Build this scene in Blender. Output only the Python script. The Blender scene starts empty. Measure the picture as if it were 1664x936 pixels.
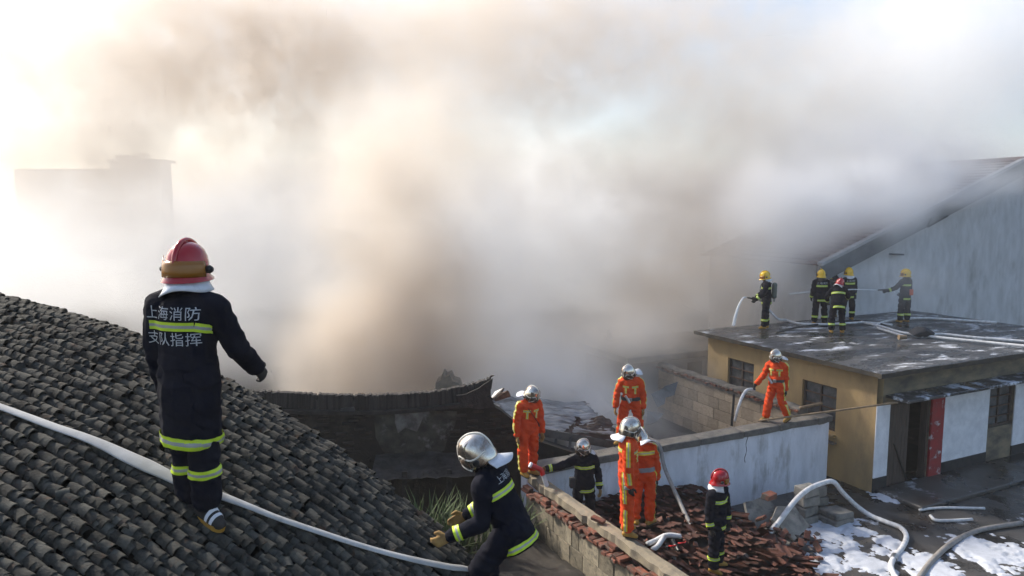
import bpy, bmesh, math, random
import numpy as np
from mathutils import Vector, Matrix, noise as mnoise
from mathutils.bvhtree import BVHTree
from mathutils.geometry import convex_hull_2d
random.seed(11)
R = math.radians
sc = bpy.context.scene
COL = sc.collection
V = Vector

# ------------------------------------------------------------------ camera
F_PX, PITCH, CAM_Z = 1150.0, R(6.35), 6.8
cam_d = bpy.data.cameras.new('camera')
cam_d.sensor_width = 36.0
cam_d.lens = 36.0 * F_PX / 1664.0
cam_d.clip_start, cam_d.clip_end = 0.1, 5000
cam = bpy.data.objects.new('camera', cam_d)
COL.objects.link(cam)
cam.location = (0, 0, CAM_Z)
cam.rotation_euler = (R(90) - PITCH, 0, 0)
sc.camera = cam

# ------------------------------------------------------------------ world, sun, exposure
SUN_EL, SUN_AZ = R(37), R(-56)          # azimuth from +Y (view direction), negative = to the left
w = bpy.data.worlds.new('World')
sc.world = w
w.use_nodes = True
nt = w.node_tree
bg = nt.nodes['Background']
sky = nt.nodes.new('ShaderNodeTexSky')
sky.sky_type = 'NISHITA'
sky.sun_disc = False
sky.sun_elevation = SUN_EL
sky.sun_rotation = SUN_AZ
sky.air_density = 1.0
sky.dust_density = 2.0
sky.ozone_density = 1.0
nt.links.new(sky.outputs[0], bg.inputs[0])
bg.inputs[1].default_value = 0.15
sd = bpy.data.lights.new('sun', 'SUN')
sd.energy = 4.2
sd.angle = R(5.0)
sd.color = (1.0, 0.93, 0.82)
sun = bpy.data.objects.new('sun', sd)
COL.objects.link(sun)
sdir = V((math.sin(SUN_AZ) * math.cos(SUN_EL), math.cos(SUN_AZ) * math.cos(SUN_EL), math.sin(SUN_EL)))
sun.rotation_euler = sdir.to_track_quat('Z', 'Y').to_euler()
sun.location = sdir * 60
vs = sc.view_settings
vs.view_transform = 'Standard'
vs.look = 'None'
vs.exposure = 0.62
vs.gamma = 1.0
vs.use_curve_mapping = False
cy = sc.cycles
cy.use_denoising = True
cy.denoiser = 'OPENIMAGEDENOISE'
cy.use_adaptive_sampling = True
cy.adaptive_threshold = 0.03
cy.max_bounces = 14
cy.diffuse_bounces = 3
cy.glossy_bounces = 3
cy.volume_bounces = 14
cy.transparent_max_bounces = 12
cy.volume_step_rate = 2.6
cy.volume_max_steps = 256

# ------------------------------------------------------------------ layout helpers (world points from the photograph's measured pixels)
def ray(px, py):
    a, b = (px - 832) / F_PX, (468 - py) / F_PX
    return V((a, math.cos(PITCH) + b * math.sin(PITCH), -math.sin(PITCH) + b * math.cos(PITCH)))
def at_z(px, py, z):
    d = ray(px, py)
    return V((0, 0, CAM_Z)) + d * ((z - CAM_Z) / d.z)
def at_y(px, py, y):
    d = ray(px, py)
    return V((0, 0, CAM_Z)) + d * (y / d.y)
GA = R(25.5)                                   # the yard's walls run this way
U = V((math.cos(GA), math.sin(GA), 0))
W = V((-math.sin(GA), math.cos(GA), 0))
UP = V((0, 0, 1))

# ------------------------------------------------------------------ object helpers
def empty(name, loc=(0, 0, 0), rz=0.0):
    o = bpy.data.objects.new(name, None)
    COL.objects.link(o)
    o.location = loc
    o.rotation_euler = (0, 0, rz)
    o.empty_display_size = 0.1
    return o
def tag(o, label=None, cat=None, group=None, kind=None):
    if label: o['label'] = label
    if cat: o['category'] = cat
    if group: o['group'] = group
    if kind: o['kind'] = kind
    return o
def thing(name, label, cat, loc=(0, 0, 0), group=None, rz=0.0):
    return tag(empty(name, loc, rz), label, cat, group)
def obj(name, me, mats=None, parent=None, smooth=False):
    """links a mesh (or bmesh) as one object"""
    if isinstance(me, bmesh.types.BMesh):
        m = bpy.data.meshes.new(name)
        me.to_mesh(m)
        me.free()
        me = m
    if mats is not None:
        for m in (mats if isinstance(mats, (list, tuple)) else [mats]):
            me.materials.append(m)
    if smooth:
        me.polygons.foreach_set('use_smooth', [True] * len(me.polygons))
    o = bpy.data.objects.new(name, me)
    COL.objects.link(o)
    if parent: o.parent = parent
    return o
def place(o, p, rot=(0, 0, 0), s=1.0):
    o.location = p
    o.rotation_euler = rot
    o.scale = (s, s, s) if not hasattr(s, '__len__') else s
    return o
def sharp(me, deg=35):
    me = me.data if hasattr(me, 'data') else me
    me.polygons.foreach_set('use_smooth', [True] * len(me.polygons))
    try: me.set_sharp_from_angle(angle=R(deg))
    except Exception: pass

# ------------------------------------------------------------------ mesh helpers
def box(bm, c, size, rot=None, bevel=0.0, jit=0.0):
    m = Matrix.Translation(c) @ (rot.to_4x4() if rot is not None else Matrix.Identity(4)) @ Matrix.Diagonal((size[0], size[1], size[2], 1))
    r = bmesh.ops.create_cube(bm, size=1.0, matrix=m)
    vs_ = r['verts']
    if jit:
        for v in vs_:
            v.co += V((random.uniform(-jit, jit), random.uniform(-jit, jit), random.uniform(-jit, jit)))
    if bevel:
        es = list({e for v in vs_ for e in v.link_edges})
        bmesh.ops.bevel(bm, geom=es, offset=bevel, segments=1, affect='EDGES', profile=0.6)
    return vs_
def frame_rot(x, z=UP):
    """3x3 whose X column is x and whose Z column is as near z as can be"""
    x = x.normalized()
    y = z.cross(x).normalized()
    z2 = x.cross(y)
    return Matrix((x, y, z2)).transposed()
def beam(bm, a, b, wd, ht, up=UP, bevel=0.0):
    a, b = V(a), V(b)
    d = b - a
    if abs(d.normalized().dot(up)) > 0.98: up = V((1, 0, 0))
    box(bm, (a + b) / 2, (d.length, wd, ht), frame_rot(d, up), bevel)
def catmull(pts, n=8):
    pts = [V(p) for p in pts]
    q = [pts[0] * 2 - pts[1]] + pts + [pts[-1] * 2 - pts[-2]]
    out = []
    for i in range(1, len(q) - 2):
        for k in range(n):
            t = k / n
            a, b, c, d = q[i - 1], q[i], q[i + 1], q[i + 2]
            out.append(0.5 * ((2 * b) + (c - a) * t + (2 * a - 5 * b + 4 * c - d) * t * t + (3 * b - a - 3 * c + d) * t ** 3))
    out.append(pts[-1])
    return out
def tube(bm, pts, r, seg=10, flat=1.0, rfun=None, caps=True):
    """sweep; r radius, flat squashes it along the local 'up'"""
    pts = [V(p) for p in pts]
    rings = []
    up = UP.copy()
    rings_s = V((1, 0, 0))
    for i, p in enumerate(pts):
        t = (pts[min(i + 1, len(pts) - 1)] - pts[max(i - 1, 0)])
        if t.length < 1e-9: t = V((1, 0, 0))
        t.normalize()
        s = t.cross(up)
        if s.length < 0.12:
            s = rings_s
        s = s.normalized()
        n = s.cross(t)
        rings_s = s
        rr = r * (rfun(i / max(1, len(pts) - 1)) if rfun else 1)
        rings.append([bm.verts.new(p + (s * math.cos(a) + n * math.sin(a) * flat) * rr) for a in [2 * math.pi * k / seg for k in range(seg)]])
    for a, b in zip(rings, rings[1:]):
        for k in range(seg):
            bm.faces.new((a[k], a[(k + 1) % seg], b[(k + 1) % seg], b[k]))
    if caps:
        bm.faces.new(rings[0][::-1])
        bm.faces.new(rings[-1])
def lathe(bm, prof, seg=24, c=V((0, 0, 0)), sx=1.0, sy=1.0, cap=False):
    rings = []
    for r, z in prof:
        rings.append([bm.verts.new((c[0] + r * sx * math.cos(2 * math.pi * k / seg), c[1] + r * sy * math.sin(2 * math.pi * k / seg), c[2] + z)) for k in range(seg)])
    for a, b in zip(rings, rings[1:]):
        for k in range(seg):
            bm.faces.new((a[k], a[(k + 1) % seg], b[(k + 1) % seg], b[k]))
    if cap:
        bm.faces.new(rings[-1])
        bm.faces.new(rings[0][::-1])
    return rings
def prism(bm, poly, ex):
    """closed prism: polygon (list of points) pushed along ex"""
    a = [bm.verts.new(p) for p in poly]
    b = [bm.verts.new(V(p) + ex) for p in poly]
    n = len(a)
    fs = [bm.faces.new(a), bm.faces.new(b[::-1])]
    for k in range(n):
        fs.append(bm.faces.new((a[k], b[k], b[(k + 1) % n], a[(k + 1) % n])))
    bmesh.ops.recalc_face_normals(bm, faces=fs)
    return fs
def chunk(bm, c, r, n=12, sq=(1, 1, 0.7)):
    """a broken lump: hull of a few random points"""
    vs_ = []
    for _ in range(n):
        d = V((random.gauss(0, 1), random.gauss(0, 1), random.gauss(0, 1))).normalized()
        vs_.append(bm.verts.new(V(c) + V((d.x * sq[0], d.y * sq[1], d.z * sq[2])) * r * random.uniform(0.75, 1.1)))
    res = bmesh.ops.convex_hull(bm, input=vs_)
    junk = [g for g in res['geom_interior'] if isinstance(g, bmesh.types.BMVert)]
    if junk: bmesh.ops.delete(bm, geom=junk, context='VERTS')
def holed_wall(length, height, thick, holes, top=None):
    """upright wall in local X (length), Z; front face at y=0, back at y=thick; holes = (x0,x1,z0,z1)"""
    bm = bmesh.new()
    xs = sorted({0, length} | {h[0] for h in holes} | {h[1] for h in holes} | {length * k / 8 for k in range(1, 8)})
    zs = sorted({0, height} | {h[2] for h in holes} | {h[3] for h in holes})
    solid = {}
    for i in range(len(xs) - 1):
        for j in range(len(zs) - 1):
            cx, cz = (xs[i] + xs[i + 1]) / 2, (zs[j] + zs[j + 1]) / 2
            solid[i, j] = not any(h[0] < cx < h[1] and h[2] < cz < h[3] for h in holes)
    vc = {}
    def vt(i, j, b):
        k = (i, j, b)
        if k not in vc:
            z = zs[j]
            if top and j == len(zs) - 1: z = top(xs[i])
            vc[k] = bm.verts.new((xs[i], thick if b else 0, z))
        return vc[k]
    for (i, j), s in solid.items():
        if not s: continue
        bm.faces.new((vt(i, j, 0), vt(i + 1, j, 0), vt(i + 1, j + 1, 0), vt(i, j + 1, 0)))
        bm.faces.new((vt(i, j, 1), vt(i, j + 1, 1), vt(i + 1, j + 1, 1), vt(i + 1, j, 1)))
        if not solid.get((i - 1, j)): bm.faces.new((vt(i, j, 0), vt(i, j + 1, 0), vt(i, j + 1, 1), vt(i, j, 1)))
        if not solid.get((i + 1, j)): bm.faces.new((vt(i + 1, j, 0), vt(i + 1, j, 1), vt(i + 1, j + 1, 1), vt(i + 1, j + 1, 0)))
        if not solid.get((i, j - 1)): bm.faces.new((vt(i, j, 0), vt(i, j, 1), vt(i + 1, j, 1), vt(i + 1, j, 0)))
        if not solid.get((i, j + 1)): bm.faces.new((vt(i, j + 1, 0), vt(i + 1, j + 1, 0), vt(i + 1, j + 1, 1), vt(i, j + 1, 1)))
    bmesh.ops.recalc_face_normals(bm, faces=bm.faces[:])
    return bm
def fbm(p, o=4):
    return mnoise.fractal(p, 1.0, 2.0, o)

# ------------------------------------------------------------------ materials
def mat(name, c1, c2=None, c3=None, rough=0.75, scale=6.0, detail=5.0, metal=0.0, bump=0.0, bscale=40.0, stretch=(1, 1, 1), spec=0.4,
        r2=None, t1=(0.35, 0.65), t3=(0.55, 0.7), scale3=2.5, percol=0.0, sheen=0.0, coat=0.0):
    """two colours mixed by noise, a third by a second patchier noise, bump; percol = light/dark change from one object to the next"""
    m = bpy.data.materials.new(name)
    m.use_nodes = True
    n, l = m.node_tree.nodes, m.node_tree.links
    b = n['Principled BSDF']
    b.inputs['Roughness'].default_value = rough
    b.inputs['Metallic'].default_value = metal
    b.inputs['Specular IOR Level'].default_value = spec
    if sheen: b.inputs['Sheen Weight'].default_value = sheen
    if coat: b.inputs['Coat Weight'].default_value = coat
    tc = n.new('ShaderNodeTexCoord')
    mp = n.new('ShaderNodeMapping')
    mp.inputs['Scale'].default_value = stretch
    l.new(tc.outputs['Object'], mp.inputs['Vector'])
    vec = mp.outputs[0]
    if percol:
        oi = n.new('ShaderNodeObjectInfo')
        ad = n.new('ShaderNodeVectorMath'); ad.operation = 'MULTIPLY_ADD'
        ad.inputs[1].default_value = (37, 91, 53)
        cmb = n.new('ShaderNodeCombineXYZ')
        for k in range(3): l.new(oi.outputs['Random'], cmb.inputs[k])
        l.new(cmb.outputs[0], ad.inputs[0]); l.new(vec, ad.inputs[2])
        vec = ad.outputs[0]
    def nz(s, d=detail, rg=0.6):
        t = n.new('ShaderNodeTexNoise')
        t.inputs['Scale'].default_value = s
        t.inputs['Detail'].default_value = d
        t.inputs['Roughness'].default_value = rg
        l.new(vec, t.inputs['Vector'])
        return t.outputs['Fac']
    def ramp(f, a, b_):
        t = n.new('ShaderNodeMapRange')
        t.inputs['From Min'].default_value = a
        t.inputs['From Max'].default_value = b_
        l.new(f, t.inputs['Value'])
        return t.outputs[0]
    def mix(f, a, b_):
        t = n.new('ShaderNodeMix')
        t.data_type = 'RGBA'
        if isinstance(f, float): t.inputs['Factor'].default_value = f
        else: l.new(f, t.inputs['Factor'])
        for s, x in ((t.inputs['A'], a), (t.inputs['B'], b_)):
            if isinstance(x, tuple): s.default_value = (*x, 1)
            else: l.new(x, s)
        return t.outputs['Result']
    col = c1
    if c2:
        f1 = ramp(nz(scale), *t1)
        col = mix(f1, c1, c2)
        if r2 is not None:
            rr = n.new('ShaderNodeMapRange')
            rr.inputs['To Min'].default_value = rough
            rr.inputs['To Max'].default_value = r2
            l.new(f1, rr.inputs['Value'])
            l.new(rr.outputs[0], b.inputs['Roughness'])
    if c3:
        col = mix(ramp(nz(scale3, 6.0, 0.7), *t3), col, c3)
    if percol:
        hs = n.new('ShaderNodeHueSaturation')
        mr = n.new('ShaderNodeMapRange')
        mr.inputs['To Min'].default_value = 1 - percol
        mr.inputs['To Max'].default_value = 1 + percol
        l.new(oi.outputs['Random'], mr.inputs['Value'])
        l.new(mr.outputs[0], hs.inputs['Value'])
        if isinstance(col, tuple): hs.inputs['Color'].default_value = (*col, 1)
        else: l.new(col, hs.inputs['Color'])
        col = hs.outputs[0]
    if isinstance(col, tuple): b.inputs['Base Color'].default_value = (*col, 1)
    else: l.new(col, b.inputs['Base Color'])
    if bump:
        bp = n.new('ShaderNodeBump')
        bp.inputs['Strength'].default_value = bump
        bp.inputs['Distance'].default_value = 0.02
        l.new(nz(bscale, 6.0), bp.inputs['Height'])
        l.new(bp.outputs[0], b.inputs['Normal'])
    return m
M = {}
M['roof_tile'] = mat('grey_roof_tile', (0.095, 0.09, 0.076), (0.04, 0.038, 0.033), (0.085, 0.054, 0.038), rough=0.95, spec=0.12, scale=9, bump=0.5, bscale=60, percol=0.4, t3=(0.58, 0.7), scale3=11)
M['roof_deck'] = mat('roof_deck', (0.012, 0.011, 0.010), (0.02, 0.018, 0.016), rough=0.95)
M['old_plaster'] = mat('old_plaster', (0.2, 0.19, 0.17), (0.07, 0.065, 0.055), rough=0.9, scale=4, bump=0.4)
M['white_wall'] = mat('stained_white_wall', (0.72, 0.73, 0.78), (0.56, 0.57, 0.61), (0.24, 0.225, 0.2), rough=0.9, scale=3.0, bump=0.3, bscale=30, stretch=(1.0, 1.0, 0.34), t3=(0.53, 0.74), scale3=1.9)
M['coping'] = mat('weathered_coping', (0.10, 0.095, 0.085), (0.19, 0.17, 0.145), (0.045, 0.045, 0.045), rough=0.9, scale=5, bump=0.6, bscale=30)
M['ochre'] = mat('ochre_render', (0.40, 0.28, 0.135), (0.32, 0.225, 0.115), (0.19, 0.14, 0.085), rough=0.9, scale=2.2, bump=0.3, bscale=40, stretch=(1, 1, 0.4), t3=(0.54, 0.76), scale3=1.5)
M['soot_wall'] = mat('sooty_render', (0.09, 0.08, 0.065), (0.25, 0.2, 0.13), rough=0.9, scale=1.6, bump=0.3, stretch=(1, 1, 2.2))
M['white_paint'] = mat('white_paint', (0.78, 0.78, 0.8), (0.62, 0.62, 0.64), (0.3, 0.28, 0.26), rough=0.8, scale=3, t3=(0.66, 0.8))
M['black_paint'] = mat('black_paint', (0.014, 0.014, 0.016), (0.03, 0.03, 0.03), rough=0.7)
M['red_paint'] = mat('worn_red_paint', (0.32, 0.03, 0.03), (0.22, 0.03, 0.03), (0.5, 0.42, 0.42), rough=0.75, scale=5, t3=(0.58, 0.66), scale3=5)
M['dark_wood'] = mat('dark_wood', (0.05, 0.038, 0.03), (0.09, 0.065, 0.05), rough=0.8, scale=4, stretch=(6, 6, 0.5), bump=0.3)
M['interior'] = mat('interior_painted_dark', (0.012, 0.012, 0.012), (0.02, 0.02, 0.02), rough=0.95)  # near-black: the shade of unlit rooms is put into this colour
M['glass'] = mat('dusty_glass', (0.05, 0.055, 0.06), (0.12, 0.12, 0.12), rough=0.25, scale=4, spec=0.6)
M['rust'] = mat('rusty_bar', (0.06, 0.04, 0.03), (0.12, 0.06, 0.035), rough=0.8, scale=12)
M['char'] = mat('charred_wood', (0.012, 0.011, 0.01), (0.035, 0.03, 0.027), (0.1, 0.095, 0.09), rough=0.85, scale=8, bump=0.7, bscale=35, t3=(0.62, 0.75))
M['burnt'] = mat('burnt_masonry', (0.010, 0.009, 0.008), (0.022, 0.018, 0.014), (0.05, 0.04, 0.028), rough=0.95, scale=1.8, bump=0.6, bscale=25, t3=(0.55, 0.72), scale3=1.4)
M['burnt_brick'] = mat('sooty_brick', (0.013, 0.011, 0.009), (0.028, 0.022, 0.017), rough=0.95, scale=6, bump=0.5, percol=0.5)
M['patch'] = mat('smoked_plaster', (0.07, 0.066, 0.05), (0.02, 0.018, 0.015), (0.15, 0.15, 0.138), rough=0.95, scale=3.2, bump=0.4, t3=(0.55, 0.68), scale3=2.4)
M['ash'] = mat('ash_grey', (0.035, 0.034, 0.032), (0.075, 0.072, 0.068), (0.018, 0.017, 0.016), rough=0.95, scale=4, bump=0.6, bscale=20)
M['ridge_tile'] = mat('ridge_tile', (0.02, 0.018, 0.017), (0.04, 0.034, 0.03), (0.11, 0.06, 0.04), rough=0.9, scale=8, percol=0.45, t3=(0.62, 0.72))
M['sheet'] = mat('scorched_sheet', (0.6, 0.6, 0.6), (0.36, 0.35, 0.34), (0.1, 0.08, 0.06), rough=0.5, metal=0.1, scale=3, stretch=(0.5, 3, 1), t3=(0.5, 0.68), scale3=1.6, bump=0.2)
M['sheet_blue'] = mat('blue_grey_sheet', (0.085, 0.10, 0.105), (0.06, 0.07, 0.075), rough=0.6, scale=3)
M['block'] = mat('concrete_block', (0.30, 0.255, 0.18), (0.19, 0.165, 0.12), (0.07, 0.062, 0.05), rough=0.92, scale=5, bump=0.5, bscale=45, percol=0.35, t3=(0.52, 0.72), scale3=3)
M['block_pale'] = mat('tan_concrete_block', (0.45, 0.36, 0.26), (0.36, 0.28, 0.2), (0.16, 0.13, 0.1), rough=0.92, scale=4, bump=0.4, percol=0.22, t3=(0.58, 0.76))
M['mortar'] = mat('mortar', (0.09, 0.08, 0.065), (0.05, 0.045, 0.04), rough=0.95, scale=8)
M['brick'] = mat('red_brick', (0.21, 0.072, 0.042), (0.13, 0.052, 0.036), (0.1, 0.082, 0.066), rough=0.9, scale=9, bump=0.5, percol=0.45, t3=(0.48, 0.62), scale3=7)
M['red_tile'] = mat('red_clay_tile', (0.12, 0.045, 0.03), (0.07, 0.032, 0.024), (0.06, 0.05, 0.042), rough=0.85, scale=6, bump=0.4, percol=0.4, t3=(0.55, 0.7), scale3=3)
M['cement'] = mat('cement_cap', (0.27, 0.225, 0.155), (0.17, 0.145, 0.11), (0.09, 0.08, 0.065), rough=0.92, scale=4, bump=0.5, bscale=35, t3=(0.56, 0.72))
M['rubble'] = mat('rubble_mix', (0.12, 0.105, 0.095), (0.06, 0.05, 0.045), (0.16, 0.06, 0.04), rough=0.95, scale=5, bump=0.5, t3=(0.5, 0.58), scale3=2.2)
M['slab_stone'] = mat('broken_concrete', (0.24, 0.225, 0.2), (0.15, 0.145, 0.13), (0.09, 0.085, 0.08), rough=0.92, scale=5, bump=0.4, percol=0.25)
M['hose'] = mat('white_canvas_hose', (0.68, 0.68, 0.68), (0.5, 0.49, 0.48), (0.22, 0.21, 0.2), rough=0.8, scale=9, bump=0.3, bscale=200, t3=(0.6, 0.74), scale3=4)
M['hose_flat'] = mat('flat_canvas_hose', (0.5, 0.49, 0.47), (0.36, 0.35, 0.33), (0.2, 0.18, 0.16), rough=0.85, scale=5, bump=0.3, bscale=150, t3=(0.56, 0.72), scale3=3)
M['hose_grey'] = mat('grey_wet_hose', (0.27, 0.25, 0.23), (0.18, 0.165, 0.15), rough=0.6, scale=9)
M['hose_black'] = mat('black_hose', (0.02, 0.02, 0.02), (0.035, 0.035, 0.035), rough=0.5, scale=9)
M['pole'] = mat('bamboo_pole', (0.27, 0.19, 0.11), (0.17, 0.12, 0.075), rough=0.7, scale=9)
M['foam'] = mat('fire_foam', (0.55, 0.57, 0.62), (0.42, 0.44, 0.48), (0.24, 0.24, 0.25), rough=0.6, scale=4, bump=0.4, bscale=50, t3=(0.6, 0.8))
M['red_plastic'] = mat('red_fitting', (0.55, 0.02, 0.02), (0.4, 0.02, 0.02), rough=0.4, scale=8)
M['metal'] = mat('brushed_metal', (0.5, 0.5, 0.5), (0.35, 0.35, 0.35), rough=0.35, metal=0.9, scale=10)
M['far_wall'] = mat('far_grey_wall', (0.3, 0.3, 0.3), (0.25, 0.25, 0.25), rough=0.9, scale=0.5)
M['grass'] = mat('green_grass', (0.045, 0.075, 0.02), (0.07, 0.09, 0.03), rough=0.8, scale=1.5)
# worn by people
M['navy'] = mat('navy_turnout_cloth', (0.007, 0.0075, 0.013), (0.012, 0.0125, 0.02), rough=0.9, scale=6, bump=0.25, bscale=90, spec=0.12)
M['orange'] = mat('orange_suit_cloth', (0.70, 0.068, 0.008), (0.54, 0.048, 0.008), (0.28, 0.035, 0.012), rough=0.8, scale=5, bump=0.25, bscale=70, spec=0.25, t3=(0.6, 0.78), scale3=6)
M['lime'] = mat('lime_tape', (0.62, 0.8, 0.03), (0.52, 0.68, 0.04), rough=0.5, scale=14)
M['yellow_tape'] = mat('yellow_tape', (0.72, 0.62, 0.05), (0.6, 0.5, 0.05), rough=0.5, scale=14)
M['silver_tape'] = mat('silver_tape', (0.42, 0.42, 0.4), (0.32, 0.32, 0.31), rough=0.35, scale=14)
M['print'] = mat('silver_print', (0.5, 0.52, 0.55), (0.36, 0.38, 0.4), rough=0.5, scale=30)
M['skin'] = mat('skin', (0.42, 0.24, 0.16), (0.36, 0.19, 0.125), rough=0.55, scale=12)
M['eye'] = mat('eye', (0.02, 0.015, 0.012), rough=0.2)
M['glove'] = mat('tan_glove', (0.36, 0.22, 0.07), (0.22, 0.13, 0.05), rough=0.85, scale=12)
M['glove_dark'] = mat('dark_glove', (0.02, 0.018, 0.018), (0.04, 0.034, 0.03), rough=0.85, scale=12)
M['boot'] = mat('tan_boot', (0.42, 0.23, 0.03), (0.3, 0.16, 0.03), (0.1, 0.06, 0.03), rough=0.6, scale=8, t3=(0.6, 0.75), scale3=9)
M['sole'] = mat('rubber_sole', (0.02, 0.018, 0.015), rough=0.8)
M['helmet_red'] = mat('red_helmet_paint', (0.42, 0.012, 0.016), (0.35, 0.012, 0.014), rough=0.22, scale=4, coat=0.5)
M['helmet_yellow'] = mat('yellow_helmet_paint', (0.8, 0.5, 0.02), (0.7, 0.42, 0.02), rough=0.25, scale=4, coat=0.4)
M['chrome'] = mat('silvered_helmet', (0.66, 0.6, 0.52), (0.3, 0.22, 0.17), rough=0.16, metal=0.95, scale=7, r2=0.3, t1=(0.5, 0.68))  # brown blotches are warm reflections painted into the silver colour
M['trim'] = mat('pale_helmet_trim', (0.7, 0.66, 0.58), rough=0.4)
M['cape'] = mat('aluminised_cape', (0.72, 0.74, 0.78), (0.55, 0.57, 0.6), rough=0.35, metal=0.25, scale=7, bump=0.3, bscale=25)
M['cape_white'] = mat('white_neck_cloth', (0.78, 0.77, 0.74), (0.6, 0.6, 0.6), rough=0.8, scale=7)
M['black'] = mat('black_plastic', (0.012, 0.012, 0.012), rough=0.45)
M['tank'] = mat('grey_green_tank', (0.14, 0.16, 0.13), (0.09, 0.1, 0.085), rough=0.45, scale=6)
M['belt'] = mat('dark_webbing', (0.035, 0.035, 0.038), rough=0.7)
M['belt_grey'] = mat('grey_webbing', (0.22, 0.22, 0.23), rough=0.7)
def amber():
    m = bpy.data.materials.new('amber_visor'); m.use_nodes = True
    b = m.node_tree.nodes['Principled BSDF']
    b.inputs['Base Color'].default_value = (0.42, 0.17, 0.02, 1)
    b.inputs['Roughness'].default_value = 0.2
    b.inputs['Transmission Weight'].default_value = 0.25
    b.inputs['Alpha'].default_value = 0.86
    return m
M['amber'] = amber()
def clear():
    m = bpy.data.materials.new('smoked_visor'); m.use_nodes = True
    b = m.node_tree.nodes['Principled BSDF']
    b.inputs['Base Color'].default_value = (0.1, 0.07, 0.05, 1)
    b.inputs['Roughness'].default_value = 0.12
    b.inputs['Alpha'].default_value = 0.75
    return m
M['visor'] = clear()
def water():
    m = bpy.data.materials.new('water_jet'); m.use_nodes = True
    b = m.node_tree.nodes['Principled BSDF']
    b.inputs['Base Color'].default_value = (0.85, 0.88, 0.9, 1)
    b.inputs['Roughness'].default_value = 0.3
    b.inputs['Alpha'].default_value = 0.55
    return m
M['water'] = water()

# ================================================================== THE SETTING
def wet_mat(name, dry, wet, foamc, foam_lo, foam_hi, foam_scale, stretch=(1, 1, 1)):
    """wet dark paving: glossy where wet, white foam lying where a noise passes a threshold"""
    m = bpy.data.materials.new(name); m.use_nodes = True
    n, l = m.node_tree.nodes, m.node_tree.links
    b = n['Principled BSDF']
    tc = n.new('ShaderNodeTexCoord'); mp = n.new('ShaderNodeMapping'); mp.inputs['Scale'].default_value = stretch
    l.new(tc.outputs['Object'], mp.inputs['Vector'])
    def nz(s, d=6, rg=0.62):
        t = n.new('ShaderNodeTexNoise'); t.inputs['Scale'].default_value = s; t.inputs['Detail'].default_value = d; t.inputs['Roughness'].default_value = rg
        l.new(mp.outputs[0], t.inputs['Vector']); return t.outputs['Fac']
    def rp(f, a, c, lo=0.0, hi=1.0):
        t = n.new('ShaderNodeMapRange'); t.inputs['From Min'].default_value = a; t.inputs['From Max'].default_value = c
        t.inputs['To Min'].default_value = lo; t.inputs['To Max'].default_value = hi
        l.new(f, t.inputs['Value']); return t.outputs[0]
    def mx(f, a, c):
        t = n.new('ShaderNodeMix'); t.data_type = 'RGBA'; l.new(f, t.inputs['Factor'])
        for s, x in ((t.inputs['A'], a), (t.inputs['B'], c)):
            if isinstance(x, tuple): s.default_value = (*x, 1)
            else: l.new(x, s)
        return t.outputs['Result']
    w_ = rp(nz(0.9), 0.42, 0.6)
    gr = mx(rp(nz(14), 0.3, 0.7), wet, tuple(c * 1.6 for c in wet))
    col = mx(w_, gr, dry)
    fm = rp(nz(foam_scale, 9, 0.68), foam_lo, foam_hi)
    col = mx(fm, col, foamc)
    l.new(col, b.inputs['Base Color'])
    ro = n.new('ShaderNodeMath'); ro.operation = 'MAXIMUM'
    l.new(rp(w_, 0, 1, 0.16, 0.55), ro.inputs[0]); l.new(rp(fm, 0, 1, 0.0, 0.7), ro.inputs[1])
    l.new(ro.outputs[0], b.inputs['Roughness'])
    bp = n.new('ShaderNodeBump'); bp.inputs['Strength'].default_value = 0.35; bp.inputs['Distance'].default_value = 0.02
    l.new(nz(9), bp.inputs['Height']); l.new(bp.outputs[0], b.inputs['Normal'])
    return m
M['yard'] = wet_mat('wet_yard_paving', (0.075, 0.068, 0.06), (0.022, 0.02, 0.018), (0.6, 0.61, 0.63), 0.61, 0.7, 1.3)
M['flat_roof'] = wet_mat('wet_roof_felt', (0.06, 0.06, 0.062), (0.025, 0.025, 0.027), (0.6, 0.62, 0.66), 0.555, 0.65, 0.8, stretch=(1.0, 2.4, 1))
M['dirt'] = mat('dark_earth', (0.045, 0.038, 0.03), (0.025, 0.022, 0.018), (0.08, 0.07, 0.06), rough=0.95, scale=1.5, bump=0.6, bscale=12)

# ground out to the horizon
bm = bmesh.new()
bmesh.ops.create_grid(bm, x_segments=8, y_segments=8, size=900)
g = obj('ground', bm, M['dirt']); g.location = (0, 700, 0); tag(g, kind='structure')

WALL_Z = 1.77
tr = at_z(1348, 674, WALL_Z)                    # far end of the white wall's top
WLEN = 8.35
wl = tr - U * WLEN                               # its near-left end
CORNER = tr + U * 1.15 - W * 0.35                # near corner of the ochre house (set below)

# yard paving: everything in front of the white wall
bm = bmesh.new()
p0 = wl + U * 0.35 - W * 0.02
pts = [p0, p0 + U * 18, p0 + U * 18 - W * 9, p0 - W * 9]
vsn = [bm.verts.new((p.x, p.y, 0.008)) for p in pts]
bm.faces.new(vsn)
bmesh.ops.subdivide_edges(bm, edges=bm.edges[:], cuts=6, use_grid_fill=True)
bmesh.ops.recalc_face_normals(bm, faces=bm.faces[:])
yard = obj('yard_pavement', bm, M['yard']); tag(yard, kind='structure')

# ------------------------------------------------------------------ white yard wall
ang = GA
ww = thing('yard_wall', 'bluish white rendered yard wall with dark stains and weathered coping', 'wall', wl - UP * WALL_Z, rz=ang)
bm = holed_wall(WLEN, WALL_Z - 0.17, 0.24, [])
obj('rendered_wall', bm, M['white_wall'], ww)
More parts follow.
